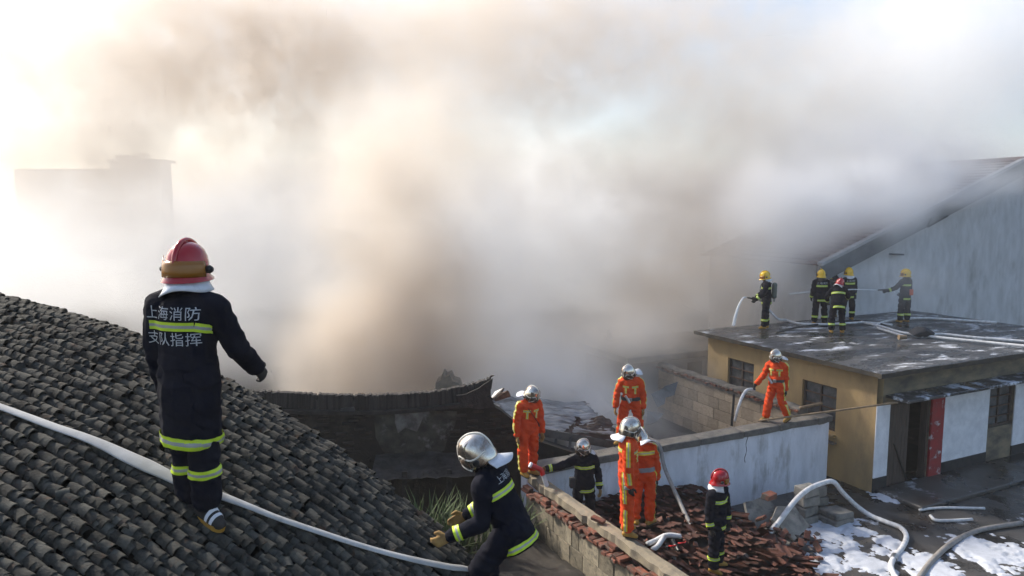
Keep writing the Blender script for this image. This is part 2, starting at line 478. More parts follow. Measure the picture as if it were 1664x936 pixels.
# coping in cast lengths, each a little out of line
x = 0.0
k = 0
while x < WLEN - 0.05:
    L = min(random.uniform(0.95, 1.35), WLEN - x + 0.06)
    bm = bmesh.new()
    box(bm, (0, 0, 0), (L - 0.014, 0.40, 0.155), bevel=0.014, jit=0.006)
    bmesh.ops.subdivide_edges(bm, edges=bm.edges[:], cuts=2, use_grid_fill=True)
    for v in bm.verts: v.co += V((0, 1, 1)) * 0.012 * fbm(v.co * 5 + V((k * 3.1, 0, 0)))
    o = obj('coping_stone', bm, M['coping'], ww)
    place(o, (x + L / 2, 0.12, WALL_Z - 0.088), (random.uniform(-.01, .01), random.uniform(-.006, .006), random.uniform(-.008, .008)))
    x += L; k += 1
# a crack run down the render: thin dark groove pieces
bm = bmesh.new()
cp = [V((5.72, -0.001, 1.6)), V((5.66, -0.001, 1.42)), V((5.69, -0.001, 1.25)), V((5.63, -0.001, 1.08)), V((5.66, -0.001, 0.98))]
tube(bm, catmull(cp, 3), 0.008, seg=5)
obj('crack', bm, M['black_paint'], ww)

# ------------------------------------------------------------------ concrete block wall, near
ca = at_z(872, 776, WALL_Z)
cb = at_z(1096, 930, WALL_Z)
nd = (cb - ca); nd.z = 0; nd.normalize()         # runs towards the camera
NWL = 6.2
na = math.atan2(nd.y, nd.x)
bw = thing('block_wall', 'tan concrete block wall with brick courses and cement cap, running towards the camera', 'wall', V((ca.x, ca.y, 0)) - nd * 0.25, rz=na)
# local x runs towards the camera, local -y is the side seen from the left
nl = V((-nd.y, nd.x, 0))                          # local +y
BT = 0.20
bm = bmesh.new()
box(bm, (NWL / 2, 0, 0.70), (NWL, BT - 0.03, 1.40))
obj('mortar_core', bm, M['mortar'], bw)
blk_meshes = []
for k in range(5):
    bm = bmesh.new()
    box(bm, (0, 0, 0), (1, 1, 1), bevel=0.02)
    for v in bm.verts: v.co += V((random.uniform(-.012, .012), random.uniform(-.03, .03), random.uniform(-.012, .012)))
    me = bpy.data.meshes.new('block'); bm.to_mesh(me); bm.free(); me.materials.append(M['block']); blk_meshes.append(me)
BH = 0.335
for row in range(4):
    z = 0.02 + row * (BH + 0.012) + BH / 2
    x = -0.18 * (row % 2)
    while x < NWL:
        L = random.choice((0.39, 0.39, 0.39, 0.2, 0.36))
        x0, x1 = max(0, x), min(NWL, x + L)
        if x1 - x0 > 0.08:
            o = bpy.data.objects.new('block', random.choice(blk_meshes)); COL.objects.link(o); o.parent = bw
            o.location = ((x0 + x1) / 2, random.uniform(-.008, .008), z)
            o.scale = (x1 - x0, BT, BH)
            o.rotation_euler = (0, random.uniform(-.01, .01), random.uniform(-.012, .012))
        x += L + 0.014
brk_meshes = []
for k in range(6):
    bm = bmesh.new()
    box(bm, (0, 0, 0), (0.23, 0.11, 0.055), bevel=0.007, jit=0.006)
    me = bpy.data.meshes.new('brick'); bm.to_mesh(me); bm.free(); me.materials.append(M['brick']); brk_meshes.append(me)
def lay_brick(parent, p, rot, s=1.0, name='brick'):
    o = bpy.data.objects.new(name, random.choice(brk_meshes)); COL.objects.link(o); o.parent = parent
    o.location = p; o.rotation_euler = rot; o.scale = (s, s, s)
    return o
for row in range(3):
    z = 1.44 + row * 0.068
    x = 0.06 * row
    while x < NWL:
        if random.random() > (0.03, 0.12, 0.8)[row]:
            st = random.random() < 0.5
            lay_brick(bw, (x, -0.075 - random.uniform(0, 0.025) + 0.015 * row, z), (random.uniform(-.05, .05), random.uniform(-.05, .05), (0 if st else 1.57) + random.uniform(-.1, .1)))
            x += 0.245 if st else 0.13
        else: x += 0.16
bm = bmesh.new()                                  # rough cement cap, broken along its left edge
nx = 70
rows = []
for i in range(nx + 1):
    x = NWL * i / nx
    e = 0.05 * fbm(V((x * 2.3, 1, 0))) + 0.04 * fbm(V((x * 9, 4, 0)))
    zz = WALL_Z - 0.03 + 0.02 * fbm(V((x * 1.5, 7, 0)))
    ys = (-0.06 + e, -0.055 + e, 0.04, 0.15, 0.165, 0.165)
    zs_ = (1.60, zz - 0.015, zz + 0.012, zz, zz - 0.02, 1.38)
    rows.append([bm.verts.new((x, a, b_ + (0.008 * fbm(V((x * 6, a * 9, 3))) if 0 < j < 4 else 0))) for j, (a, b_) in enumerate(zip(ys, zs_))])
for a, b_ in zip(rows, rows[1:]):
    for j in range(5): bm.faces.new((a[j], b_[j], b_[j + 1], a[j + 1]))
    bm.faces.new((a[5], b_[5], b_[0], a[0]))
bm.faces.new(rows[0]); bm.faces.new(rows[-1][::-1])
bmesh.ops.recalc_face_normals(bm, faces=bm.faces[:])
obj('cement_cap', bm, M['cement'], bw)
lay_brick(bw, (2.35, -0.03, 1.80), (0.1, 0.15, 0.5))

# ------------------------------------------------------------------ block wall of the burnt yard (runs back from the white wall)
rb = at_z(1322, 669, WALL_Z) + W * 0.3
BWL = 7.6
xw = thing('block_wall', 'tan block wall with crumbling top running back along the ochre house', 'wall', V((rb.x, rb.y, 0)), rz=GA + R(90))
# local x runs away from camera, local +y faces left (the burnt yard)
bm = bmesh.new(); box(bm, (BWL / 2, 0, 0.82), (BWL, 0.17, 1.64)); obj('mortar_core', bm, M['mortar'], xw)
bm = bmesh.new(); box(bm, (0, 0, 0), (1, 1, 1), bevel=0.015)
pale = bpy.data.meshes.new('block'); bm.to_mesh(pale); bm.free(); pale.materials.append(M['block_pale'])
for row in range(5):
    z = 0.02 + row * 0.322 + 0.155
    x = -0.22 * (row % 2)
    while x < BWL:
        x0, x1 = max(0, x), min(BWL, x + 0.45)
        if x1 - x0 > 0.08:
            o = bpy.data.objects.new('block', pale); COL.objects.link(o); o.parent = xw
            o.location = ((x0 + x1) / 2, random.uniform(-.006, .006), z); o.scale = (x1 - x0, 0.2, 0.31)
        x += 0.458
bm = bmesh.new()
rows = []
for i in range(61):
    x = BWL * i / 60
    zt = WALL_Z + 0.05 + 0.05 * fbm(V((x * 1.7, 3, 2))) + 0.03 * fbm(V((x * 7, 3, 2)))
    rows.append([bm.verts.new((x, y, z)) for y, z in ((-0.15, 1.63), (-0.15, zt - 0.04), (0, zt), (0.15, zt - 0.05), (0.15, 1.58 + 0.05 * fbm(V((x * 5, 0, 5)))))])
for a, b_ in zip(rows, rows[1:]):
    for j in range(4): bm.faces.new((a[j], b_[j], b_[j + 1], a[j + 1]))
bm.faces.new(rows[0]); bm.faces.new(rows[-1][::-1])
bmesh.ops.recalc_face_normals(bm, faces=bm.faces[:])
obj('mortar_top', bm, M['coping'], xw)
for k in range(46):                                # bricks bedded in the top
    lay_brick(xw, (0.1 + k * 0.165, 0.10 + random.uniform(-.02, .03), 1.70 + random.uniform(-.03, .02)), (random.uniform(-.1, .1), random.uniform(-.1, .1), 1.57 + random.uniform(-.15, .15)))

# ------------------------------------------------------------------ ochre flat-roofed house
K = at_z(1416, 802, 0.0)                          # near bottom corner
HL, HW, HH = 5.9, 9.5, 2.93
oh = thing('flat_roofed_house', 'ochre rendered single storey house with wet flat concrete roof and barred windows', 'house', K, rz=GA)
# local x = along the facade (to the right), local y = away from the camera; the left wall lies on local x=0
left = holed_wall(HL, HH, 0.22, [(HL - 1.7 - 0.0, HL - 0.75, 0, 0.001)][:0] + [(HL - 2.2, HL - 1.12, 1.18, 2.33), (HL - 5.0, HL - 3.95, 1.25, 2.38)])
ol = obj('wall', left, M['ochre'], oh)
ol.location = (0, HL, 0); ol.rotation_euler = (0, 0, R(-90))      # its local x runs towards the camera
def window(parent, x0, x1, z0, z1, depth=0.1, bars=4, name='window'):
    """frame > pane, bar ; in the wall's local frame (front at y=0, seen from -y)"""
    bm = bmesh.new()
    t = 0.055
    for a, b_, c, d in ((x0, x1, z0, z0 + t), (x0, x1, z1 - t, z1), (x0, x0 + t, z0 + t, z1 - t), (x1 - t, x1, z0 + t, z1 - t), ((x0 + x1) / 2 - t / 2, (x0 + x1) / 2 + t / 2, z0 + t, z1 - t)):
        box(bm, ((a + b_) / 2, depth, (c + d) / 2), (b_ - a - 0.004, 0.06, d - c - 0.002))
    f = obj(name, bm, M['dark_wood'], parent)
    for s in (0, 1):
        a, b_ = (x0 + t, (x0 + x1) / 2 - t / 2) if s == 0 else ((x0 + x1) / 2 + t / 2, x1 - t)
        bm = bmesh.new(); box(bm, ((a + b_) / 2, depth + 0.015, (z0 + z1) / 2), (b_ - a, 0.012, z1 - z0 - 2 * t)); obj('pane', bm, M['glass'], f)
        for k in range(1, bars):
            z = z0 + (z1 - z0) * k / bars
            bm = bmesh.new(); box(bm, ((a + b_) / 2, depth - 0.04, z), (b_ - a - 0.01, 0.022, 0.03)); obj('bar', bm, M['rust'], f)
    return f
window(ol, HL - 2.2, HL - 1.12, 1.18, 2.33)
window(ol, HL - 5.0, HL - 3.95, 1.25, 2.38)
bm = bmesh.new(); box(bm, (HL - 1.68, -0.055, 1.1), (1.2, 0.11, 0.06), bevel=0.01); obj('window_sill', bm, M['ochre'], ol)
bm = bmesh.new(); box(bm, (HL - 1.35, -0.07, 0.92), (0.62, 0.14, 0.045), bevel=0.008); obj('ledge', bm, M['coping'], ol)
fr = obj('facade', holed_wall(HW, HH, 0.22, [(0.5, 1.98, 0, 2.18), (4.4, 5.5, 1.0, 2.1)]), M['soot_wall'], oh)
fr.location = (0.0, 0, 0)
# push the front wall's end clear of the left wall
ol.location.y = HL; ol.location.x = -0.003
window(fr, 4.4, 5.5, 1.0, 2.1)
bm = bmesh.new(); box(bm, (0.235, -0.012, 1.28), (0.47, 0.024, 1.80)); obj('white_panel', bm, M['white_paint'], fr)
bm = bmesh.new(); box(bm, (0.235, -0.016, 0.19), (0.475, 0.032, 0.38)); obj('skirting', bm, M['black_paint'], fr)
bm = bmesh.new(); box(bm, (2.23, -0.035, 1.14), (0.48, 0.07, 2.12), bevel=0.01); obj('red_pillar', bm, M['red_paint'], fr)
bm = bmesh.new(); box(bm, (5.98, -0.012, 1.28), (6.95, 0.024, 1.80))
bm.free()
for (a, b_) in ((2.5, 4.38), (5.52, 9.45)):
    bm = bmesh.new(); box(bm, ((a + b_) / 2, -0.012, 1.28), (b_ - a, 0.024, 1.80)); obj('white_panel', bm, M['white_paint'], fr)
    bm = bmesh.new(); box(bm, ((a + b_) / 2, -0.016, 0.19), (b_ - a + 0.01, 0.032, 0.38)); obj('skirting', bm, M['black_paint'], fr)
# doorway: frame, an open leaf of planks, inner wall and floor coloured near-black for the shade inside
bm = bmesh.new()
for xx in (0.53, 1.95): box(bm, (xx, 0.11, 1.09), (0.06, 0.18, 2.17))
box(bm, (1.24, 0.11, 2.14), (1.36, 0.18, 0.06)); obj('door_frame', bm, M['dark_wood'], fr)
dl = empty('door', (0.565, 0.06, 0.03)); dl.parent = fr
for k in range(6):
    bm = bmesh.new(); box(bm, (0.06 + k * 0.118, 0, 1.03), (0.112, 0.035, 2.06), bevel=0.004); obj('plank', bm, M['dark_wood'], dl)
bm = bmesh.new(); beam(bm, (0.18, -0.03, 1.1), (0.72, -0.06, 0.05), 0.03, 0.03); obj('brace', bm, M['char'], dl)
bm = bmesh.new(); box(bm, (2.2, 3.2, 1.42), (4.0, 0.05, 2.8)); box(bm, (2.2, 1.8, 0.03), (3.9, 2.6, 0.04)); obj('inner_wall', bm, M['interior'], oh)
# remaining walls
for nm, sx, sy, cx_, cy_ in (('back_wall', HW, 0.22, HW / 2, HL - 0.115), ('right_wall', 0.22, HL - 0.46, HW - 0.11, HL / 2)):
    bm = bmesh.new(); box(bm, (cx_ + (0.12 if nm == 'back_wall' else 0), cy_, HH / 2), (sx - (0.26 if nm == 'back_wall' else 0), sy, HH)); obj('wall', bm, M['ochre'], oh)
# roof slab, chipped along its edges
bm = bmesh.new()
NX, NY = 48, 32
ov = 0.36
gv = {}
for i in range(NX + 1):
    for j in range(NY + 1):
        x = -ov + (HW + 2 * ov) * i / NX; y = -ov + (HL + ov * 1.7) * j / NY
        edge = i in (0, NX) or j in (0, NY)
        z = HH + 0.115 + 0.012 * fbm(V((x, y, 0)) * 0.8)
        if edge:
            x += 0.03 * fbm(V((x * 3, y * 3, 4))); y += 0.03 * fbm(V((x * 3, y * 3, 9)))
        gv[i, j] = bm.verts.new((x, y, z))
for i in range(NX):
    for j in range(NY): bm.faces.new((gv[i, j], gv[i + 1, j], gv[i + 1, j + 1], gv[i, j + 1]))
ring = [gv[i, 0] for i in range(NX)] + [gv[NX, j] for j in range(NY)] + [gv[i, NY] for i in range(NX, 0, -1)] + [gv[0, j] for j in range(NY, 0, -1)]
low = [bm.verts.new((v.co.x, v.co.y, HH + 0.003 + 0.012 * fbm(v.co * 4))) for v in ring]
for k in range(len(ring)):
    f = bm.faces.new((ring[k], low[k], low[(k + 1) % len(ring)], ring[(k + 1) % len(ring)])); f.material_index = 1
f = bm.faces.new(low); f.material_index = 1
bmesh.ops.recalc_face_normals(bm, faces=bm.faces[:])
obj('roof_slab', bm, [M['flat_roof'], mat('sooty_slab_edge', (0.035, 0.032, 0.028), (0.075, 0.062, 0.045), rough=0.9, scale=3, bump=0.4)], oh)
bm = bmesh.new()
box(bm, (3.3, -0.30, 2.36), (6.0, 0.6, 0.075), bevel=0.015)
obj('door_canopy', bm, [wet_mat('foamy_canopy', (0.05, 0.05, 0.05), (0.03, 0.03, 0.03), (0.6, 0.62, 0.66), 0.5, 0.58, 2.0)], oh)
# step along the facade
bm = bmesh.new(); box(bm, (HW / 2 + 0.3, -0.62, 0.055), (HW + 0.4, 1.2, 0.11), bevel=0.02)
o = obj('kerb_step', bm, M['yard']); o.location = K; o.rotation_euler = (0, 0, GA); tag(o, kind='structure')
def house_pt(x, y, z):
    return K + U * x + W * y + UP * z
ROOF_Z = HH + 0.12
# lean-to behind
lo = thing('outbuilding', 'low grey outbuilding with dark roof edge beyond the block wall', 'shed', at_z(1040, 640, 0.0) * 0 + K + W * 7.4 - U * 1.95, rz=GA)
bm = holed_wall(4.6, 1.9, 0.2, [(2.4, 3.2, 0, 1.7)]); obj('wall', bm, M['far_wall'], lo)
bm = bmesh.new(); box(bm, (2.3, 1.3, 2.03), (5.0, 3.2, 0.22), bevel=0.02); obj('roof', bm, M['coping'], lo)
bm = bmesh.new(); box(bm, (2.3, 1.6, 0.9), (4.4, 2.2, 1.7)); obj('dark_filler', bm, M['interior'], lo)  # solid filler behind the doorway, its darkness painted in near-black

# ------------------------------------------------------------------ gable house, right background
G0 = at_y(1338, 424, 24.2)
GW, GP = 21.0, 0.345                               # width, roof pitch (rise per metre)
gh = thing('gable_house', 'grey stained gable house with pale barge board and red tiled roof in the smoke', 'house', V((G0.x, G0.y, 0)), rz=GA)
eh = G0.z
bm = holed_wall(GW, eh, 0.25, [(12.2, 13.4, 1.0, 2.6)], top=lambda x: eh + GP * (x if x < GW / 2 else GW - x) - 0.02)
gmat = mat('stained_grey_render', (0.60, 0.60, 0.61), (0.47, 0.47, 0.47), (0.25, 0.24, 0.22), rough=0.9, scale=2.4, bump=0.3, bscale=18, stretch=(1, 1, 0.4), t3=(0.54, 0.78), scale3=1.0)
obj('gable_wall', bm, gmat, gh)
pk = V((GW / 2, 0, eh + GP * GW / 2))
RL = 6.0
for s in (0, 1):
    e = V((-0.5, 0, eh - 0.5 * GP)) if s == 0 else V((GW + 0.5, 0, eh - 0.5 * GP))
    bm = bmesh.new()
    d = (pk - e)
    nrm = V((-d.z, 0, d.x)).normalized() * (1 if s == 0 else -1)
    n_r = 30
    for k in range(n_r):                            # courses of tiles, each lapping the one below
        a = e + d * (k / n_r); b_ = e + d * ((k + 1.12) / n_r)
        prism(bm, [a + nrm * 0.09 + V((0, -0.28, 0)), b_ + nrm * 0.045 + V((0, -0.28, 0)), b_ + nrm * 0.02 + V((0, -0.28, 0)), a + nrm * 0.05 + V((0, -0.28, 0))], V((0, RL, 0)))
    obj('roof_slope', bm, M['red_tile'], gh)
    bm = bmesh.new()
    prism(bm, [e + nrm * 0.045 + V((0, -0.36, 0)), pk + nrm * 0.045 + V((0, -0.36, 0)), pk - UP * 0.55 + V((0, -0.36, 0)), e - UP * 0.55 + V((0, -0.36, 0))], V((0, 0.075, 0)))
    obj('barge_board', bm, mat('grey_board', (0.17, 0.175, 0.18), (0.11, 0.115, 0.12), rough=0.8, scale=2), gh)
    bm = bmesh.new()
    prism(bm, [e + nrm * 0.16 + V((0, -0.42, 0)), pk + nrm * 0.16 + V((0, -0.42, 0)), pk + nrm * 0.05 + V((0, -0.42, 0)), e + nrm * 0.05 + V((0, -0.42, 0))], V((0, 0.2, 0)))
    obj('verge_cap', bm, mat('pale_mortar', (0.42, 0.42, 0.43), (0.3, 0.3, 0.3), rough=0.9, scale=3), gh)
bm = bmesh.new(); tube(bm, [pk + V((0, -0.3, 0.08)), pk + V((0, RL - 0.3, 0.08))], 0.14, seg=8); obj('ridge', bm, M['red_tile'], gh)
bm = bmesh.new(); box(bm, (0.15, RL / 2, eh / 2 - 0.1), (0.25, RL - 0.6, eh - 0.2)); obj('wall', bm, gmat, gh)
bm = bmesh.new(); box(bm, (GW - 0.15, RL / 2, eh / 2 - 0.1), (0.25, RL - 0.6, eh - 0.2)); obj('wall', bm, gmat, gh)
bm = bmesh.new(); beam(bm, (3.3, -0.12, eh + 0.15), (3.85, -0.12, eh + 0.12), 0.2, 0.06); obj('beam_end', bm, M['black_paint'], gh)
bm = bmesh.new(); beam(bm, (4.7, -0.46, eh + 1.12), (5.8, -0.46, eh + 1.52), 0.03, 0.06); beam(bm, (4.7, -0.46, eh + 1.14), (4.85, -0.46, eh + 1.42), 0.03, 0.05); obj('gutter_bracket', bm, M['black_paint'], gh)
window(gh, 12.2, 13.4, 1.0, 2.6)

# ------------------------------------------------------------------ far block in the haze, left
fb = thing('apartment_block', 'faint grey flat roofed block with rooftop tower far off in the smoke', 'building', at_y(190, 340, 78) * V((1, 1, 0)).x if False else V((at_y(190, 340, 78).x, 78, 0)))
def fz(py): return at_y(200, py, 78).z
def fx(px): return at_y(px, 300, 78).x - fb.location.x
def fbox(nm, x0, x1, z0, z1, dpt, y0=0.0):
    bm = bmesh.new(); box(bm, ((x0 + x1) / 2, y0 + dpt / 2, (z0 + z1) / 2), (x1 - x0, dpt, z1 - z0)); return obj(nm, bm, M['far_wall'], fb)
fbox('tower', fx(180), fx(262), 0, fz(263), 2.5)
fbox('parapet', fx(178), fx(269), fz(263), fz(259), 2.9, -0.2)
fbox('wing', fx(20), fx(180) - 0.01, 0, fz(274), 2.0, 0.4)
fbox('stair_housing', fx(186), fx(209), fz(259) + 0.01, fz(251), 1.6, 0.4)
bm = bmesh.new()
for k in range(6):
    xx = fx(212) + (fx(238) - fx(212)) * k / 5
    beam(bm, (xx, 1, fz(259)), (xx, 1, fz(249)), 0.1, 0.1)
for k in range(3): beam(bm, (fx(212), 1, fz(257 - 4 * k)), (fx(238), 1, fz(257 - 4 * k)), 0.08, 0.08)
obj('roof_railing', bm, M['far_wall'], fb)
for r_ in range(2):
    for k in range(6):
        if r_ == 0 or k > 2:
            xx = fx(40 + 36 * k); zz = fz(300 + 26 * r_)
            bm = bmesh.new(); box(bm, (xx, 0.58 if xx < fx(180) else -0.02, zz), (0.95, 0.08, 1.0)); obj('window', bm, M['glass'], fb)

# ================================================================== OLD TILED HOUSE, foreground
P1 = at_y(132, 505, 6.45); P2 = at_y(400, 625, 5.86); P3 = at_y(650, 790, 5.39); P4 = at_y(815, 936, 5.13)
RD = V((P4.x - P1.x, P4.y - P1.y, 0)).normalized()      # down the slope
RN = V((RD.y, -RD.x, 0))                                 # towards the camera
_s = [((p - P1).dot(RD)) for p in (P1, P2, P3, P4)]
_c = np.polyfit(_s, [p.z for p in (P1, P2, P3, P4)], 2)
def roof_sq(s, q):
    sc_ = min(s, 5.2)
    z = float(np.polyval(_c, max(sc_, 0.0)))
    sl0 = float(_c[1])
    if s < 0: z += s * sl0
    if s > 5.2: z += (s - 5.2) * float(2 * _c[0] * 5.2 + _c[1])
    z -= 0.20 * max(0.0, q - 0.35) + 0.45 * max(0.0, 0.40 - q) ** 1.6 - 0.0
    z += 0.035 * mnoise.noise(V((s * 0.7, q * 0.7, 3.3))) + 0.015 * mnoise.noise(V((s * 1.9, q * 1.9, 8.3)))
    return z
def roof_pt(s, q, h=0.0):
    p = P1 + RD * s + RN * q
    return V((p.x, p.y, roof_sq(s, q) + h))
def roof_z(p):
    d = V((p[0] - P1.x, p[1] - P1.y, 0))
    return roof_sq(d.dot(RD), d.dot(RN))
def on_roof(px, py, h=0.0):
    """where the view line through a pixel meets the tiles (h above them)"""
    d = ray(px, py); o = V((0, 0, CAM_Z))
    t0, t = 1.5, 1.5
    while t < 12:
        p = o + d * t
        if p.z < roof_z(p) + h: break
        t += 0.05
    a, b_ = t - 0.05, t
    for _ in range(20):
        m_ = (a + b_) / 2
        p = o + d * m_
        if p.z < roof_z(p) + h: b_ = m_
        else: a = m_
    return o + d * b_
S0, S1, Q1 = -2.6, 5.6, 4.3
th = thing('tiled_house', 'old house under the loose grey tiled roof in the foreground', 'house', (P1.x, P1.y, 0))
bm = bmesh.new()
gv = {}
for i in range(42):
    for j in range(24):
        s = S0 + (S1 - S0) * i / 41; q = 0.02 + (Q1 - 0.02) * j / 23
        p = roof_pt(s, q, -0.045); gv[i, j] = bm.verts.new(p - V((P1.x, P1.y, 0)))
for i in range(41):
    for j in range(23): bm.faces.new((gv[i, j], gv[i + 1, j], gv[i + 1, j + 1], gv[i, j + 1]))
ext = bmesh.ops.solidify(bm, geom=bm.faces[:], thickness=0.09)
bmesh.ops.recalc_face_normals(bm, faces=bm.faces[:])
roof = obj('roof', bm, M['roof_deck'], th)
bm = bmesh.new()                                   # gable wall below the verge
top = [roof_pt(S0 + 0.3 + (S1 - S0 - 0.9) * k / 14, 0.30, -0.16) for k in range(15)]
poly = [V((p.x, p.y, p.z)) for p in top] + [V((top[-1].x, top[-1].y, 0)), V((top[0].x, top[0].y, 0))]
prism(bm, [p - V((P1.x, P1.y, 0)) for p in poly], RN * 0.25)
obj('gable_wall', bm, M['burnt'], th)
bm = bmesh.new()
top = [roof_pt(S1 - 0.75, 0.58 + (Q1 - 0.7) * k / 8, -0.16) for k in range(9)]
poly = top + [V((top[-1].x, top[-1].y, 0)), V((top[0].x, top[0].y, 0))]
prism(bm, [p - V((P1.x, P1.y, 0)) for p in poly], RD * -0.25)
obj('eave_wall', bm, M['burnt'], th)

def tile_mesh(width, length, rise, th_, seg=6, jit=0.004):
    """a curved clay tile, back up; local x down the slope, tail end a little proud"""
    bm = bmesh.new()
    out, inn = [], []
    for i, x in enumerate((-length / 2, length / 2)):
        for rr, lst in ((0, out), (1, inn)):
            row = []
            for k in range(seg + 1):
                a = math.pi * (0.06 + 0.88 * k / seg)
                rw = width / 2 - (th_ if rr else 0) - (0.006 if i == 0 else 0)
                rh = rise - (th_ if rr else 0)
                row.append(bm.verts.new((x + random.uniform(-jit, jit), -rw * math.cos(a), rh * math.sin(a) + (0.011 if i else 0))))
            lst.append(row)
    for k in range(seg):
        bm.faces.new((out[0][k], out[1][k], out[1][k + 1], out[0][k + 1]))
        bm.faces.new((out[1][k], inn[1][k], inn[1][k + 1], out[1][k + 1]))
    bm.faces.new((out[0][0], inn[0][0], inn[1][0], out[1][0]))
    bm.faces.new((out[0][seg], out[1][seg], inn[1][seg], inn[0][seg]))
    bmesh.ops.recalc_face_normals(bm, faces=bm.faces[:])
    me = bpy.data.meshes.new('tile'); bm.to_mesh(me); bm.free()
    me.materials.append(M['roof_tile'])
    for p in me.polygons: p.use_smooth = p.index % 2 == 0
    sharp(me, 40)
    return me
tile_meshes = [tile_mesh(random.uniform(0.074, 0.087), random.uniform(0.06, 0.08), random.uniform(0.046, 0.058), 0.007) for _ in range(9)]
spots = []
CP = 0.078
ncol = int((Q1 - 0.05) / CP)
for c in range(ncol + 1):
    q = 0.06 + c * CP
    s = S0 + random.uniform(0, 0.07)
    wob = random.uniform(0, 100)
    while s < S1 - 0.05:
        e = random.choice((0.025, 0.031, 0.036, 0.04, 0.045, 0.056))
        if random.random() > 0.03:
            qq = q + 0.022 * mnoise.noise(V((s * 1.3, wob, 0))) + random.uniform(-.007, .007)
            spots.append((s, qq, random.uniform(-.014, .016)))
        s += e
RIN = Matrix.Translation((-P1.x, -P1.y, 0))
cand = []
for (s, q, dz) in spots:
    p = roof_pt(s, q)
    ds = roof_pt(s + 0.05, q) - roof_pt(s - 0.05, q)
    dq = roof_pt(s, q - 0.05) - roof_pt(s, q + 0.05)
    n_ = ds.cross(dq).normalized()
    rot = frame_rot(ds, n_)
    rot = rot @ Matrix.Rotation(random.gauss(0, 0.085), 3, 'Z') @ Matrix.Rotation(random.gauss(0.03, 0.05), 3, 'Y') @ Matrix.Rotation(random.gauss(0, 0.10), 3, 'X')
    if random.random() < .025: rot = rot @ Matrix.Rotation(random.gauss(0, .5), 3, 'Z') @ Matrix.Rotation(random.gauss(0, .25), 3, 'X')
    cc = V((p.x, p.y, p.z - CAM_Z))
    u_ = cc.x / cc.y
    v_ = (cc.y * math.cos(PITCH) - cc.z * math.sin(PITCH)); w_ = cc.z * math.cos(PITCH) + cc.y * math.sin(PITCH)
    px, py = 832 + F_PX * cc.x / v_, 468 - F_PX * w_ / v_
    inview = 5 < px < 1660 and py < 932
    cand.append((0 if inview else 1, cc.length, p + n_ * dz, rot))
cand.sort(key=lambda t: (t[0], t[1]))
bm_rest = bmesh.new()
tv, tf = [], []
tdata = [([v.co.copy() for v in m.vertices], [tuple(p.vertices) for p in m.polygons]) for m in tile_meshes]
for i, (_, _, p, rot) in enumerate(cand):
    m4 = RIN @ Matrix.Translation(p) @ rot.to_4x4()
    k = random.randrange(len(tile_meshes))
    if i < 298:
        o = bpy.data.objects.new('tile', tile_meshes[k]); COL.objects.link(o); o.parent = roof
        o.matrix_local = m4
    else:
        b0 = len(tv)
        tv += [m4 @ c for c in tdata[k][0]]
        tf += [tuple(x + b0 for x in f) for f in tdata[k][1]]
bm_rest.free()
me = bpy.data.meshes.new('tile_field')
me.from_pydata([tuple(v) for v in tv], [], tf)
rt = mat('grey_roof_tile_field', (0.1, 0.094, 0.08), (0.034, 0.032, 0.028), (0.085, 0.054, 0.038), rough=0.95, spec=0.12, scale=7, bump=0.5, bscale=60, t3=(0.58, 0.7), scale3=9)
o = obj('tile_field', me, rt, th); tag(o, kind='stuff'); sharp(o, 40)

# ================================================================== BURNT HOUSE, behind the alley
BA = R(9)
BX = V((math.cos(BA), math.sin(BA), 0)); BY = V((-math.sin(BA), math.cos(BA), 0))
B_R = at_y(838, 700, 14.3); B_R.z = 0
BL = 8.2
B0 = B_R - BX * BL
bh = thing('burnt_house', 'blackened burnt out house with sagging tiled ridge and smoked plaster', 'house', B0, rz=BA)
def bl(px, py, off=0.0):
    """local point on the burnt wall's front plane (off = in front of it) seen at a pixel"""
    d = ray(px, py); o = V((0, 0, CAM_Z))
    n_ = -BY
    t = ((B0 + n_ * off) - o).dot(n_) / d.dot(n_)
    p = o + d * t - B0
    return V((p.dot(BX), p.dot(BY), p.z))
# wall outline (local x,z), broken along the top at the right
outl = [(0, 0), (BL + 2.2, 0)]
topw = [bl(1000, 748), bl(930, 735), bl(872, 716), bl(850, 690), bl(835, 684), bl(815, 668), bl(800, 660), bl(740, 664), bl(640, 668), bl(560, 668), bl(480, 664), bl(415, 660)]
poly = [V((0, 0, 0)), V((BL + 2.2, 0, 0)), V((BL + 2.2, 0, topw[0].z))] + [V((p.x, 0, p.z)) for p in topw] + [V((0, 0, topw[-1].z + 0.05))]
bm = bmesh.new(); prism(bm, poly, V((0, 0.32, 0)))
bmesh.ops.triangulate(bm, faces=[f for f in bm.faces if len(f.verts) > 4])
obj('wall', bm, M['burnt'], bh)
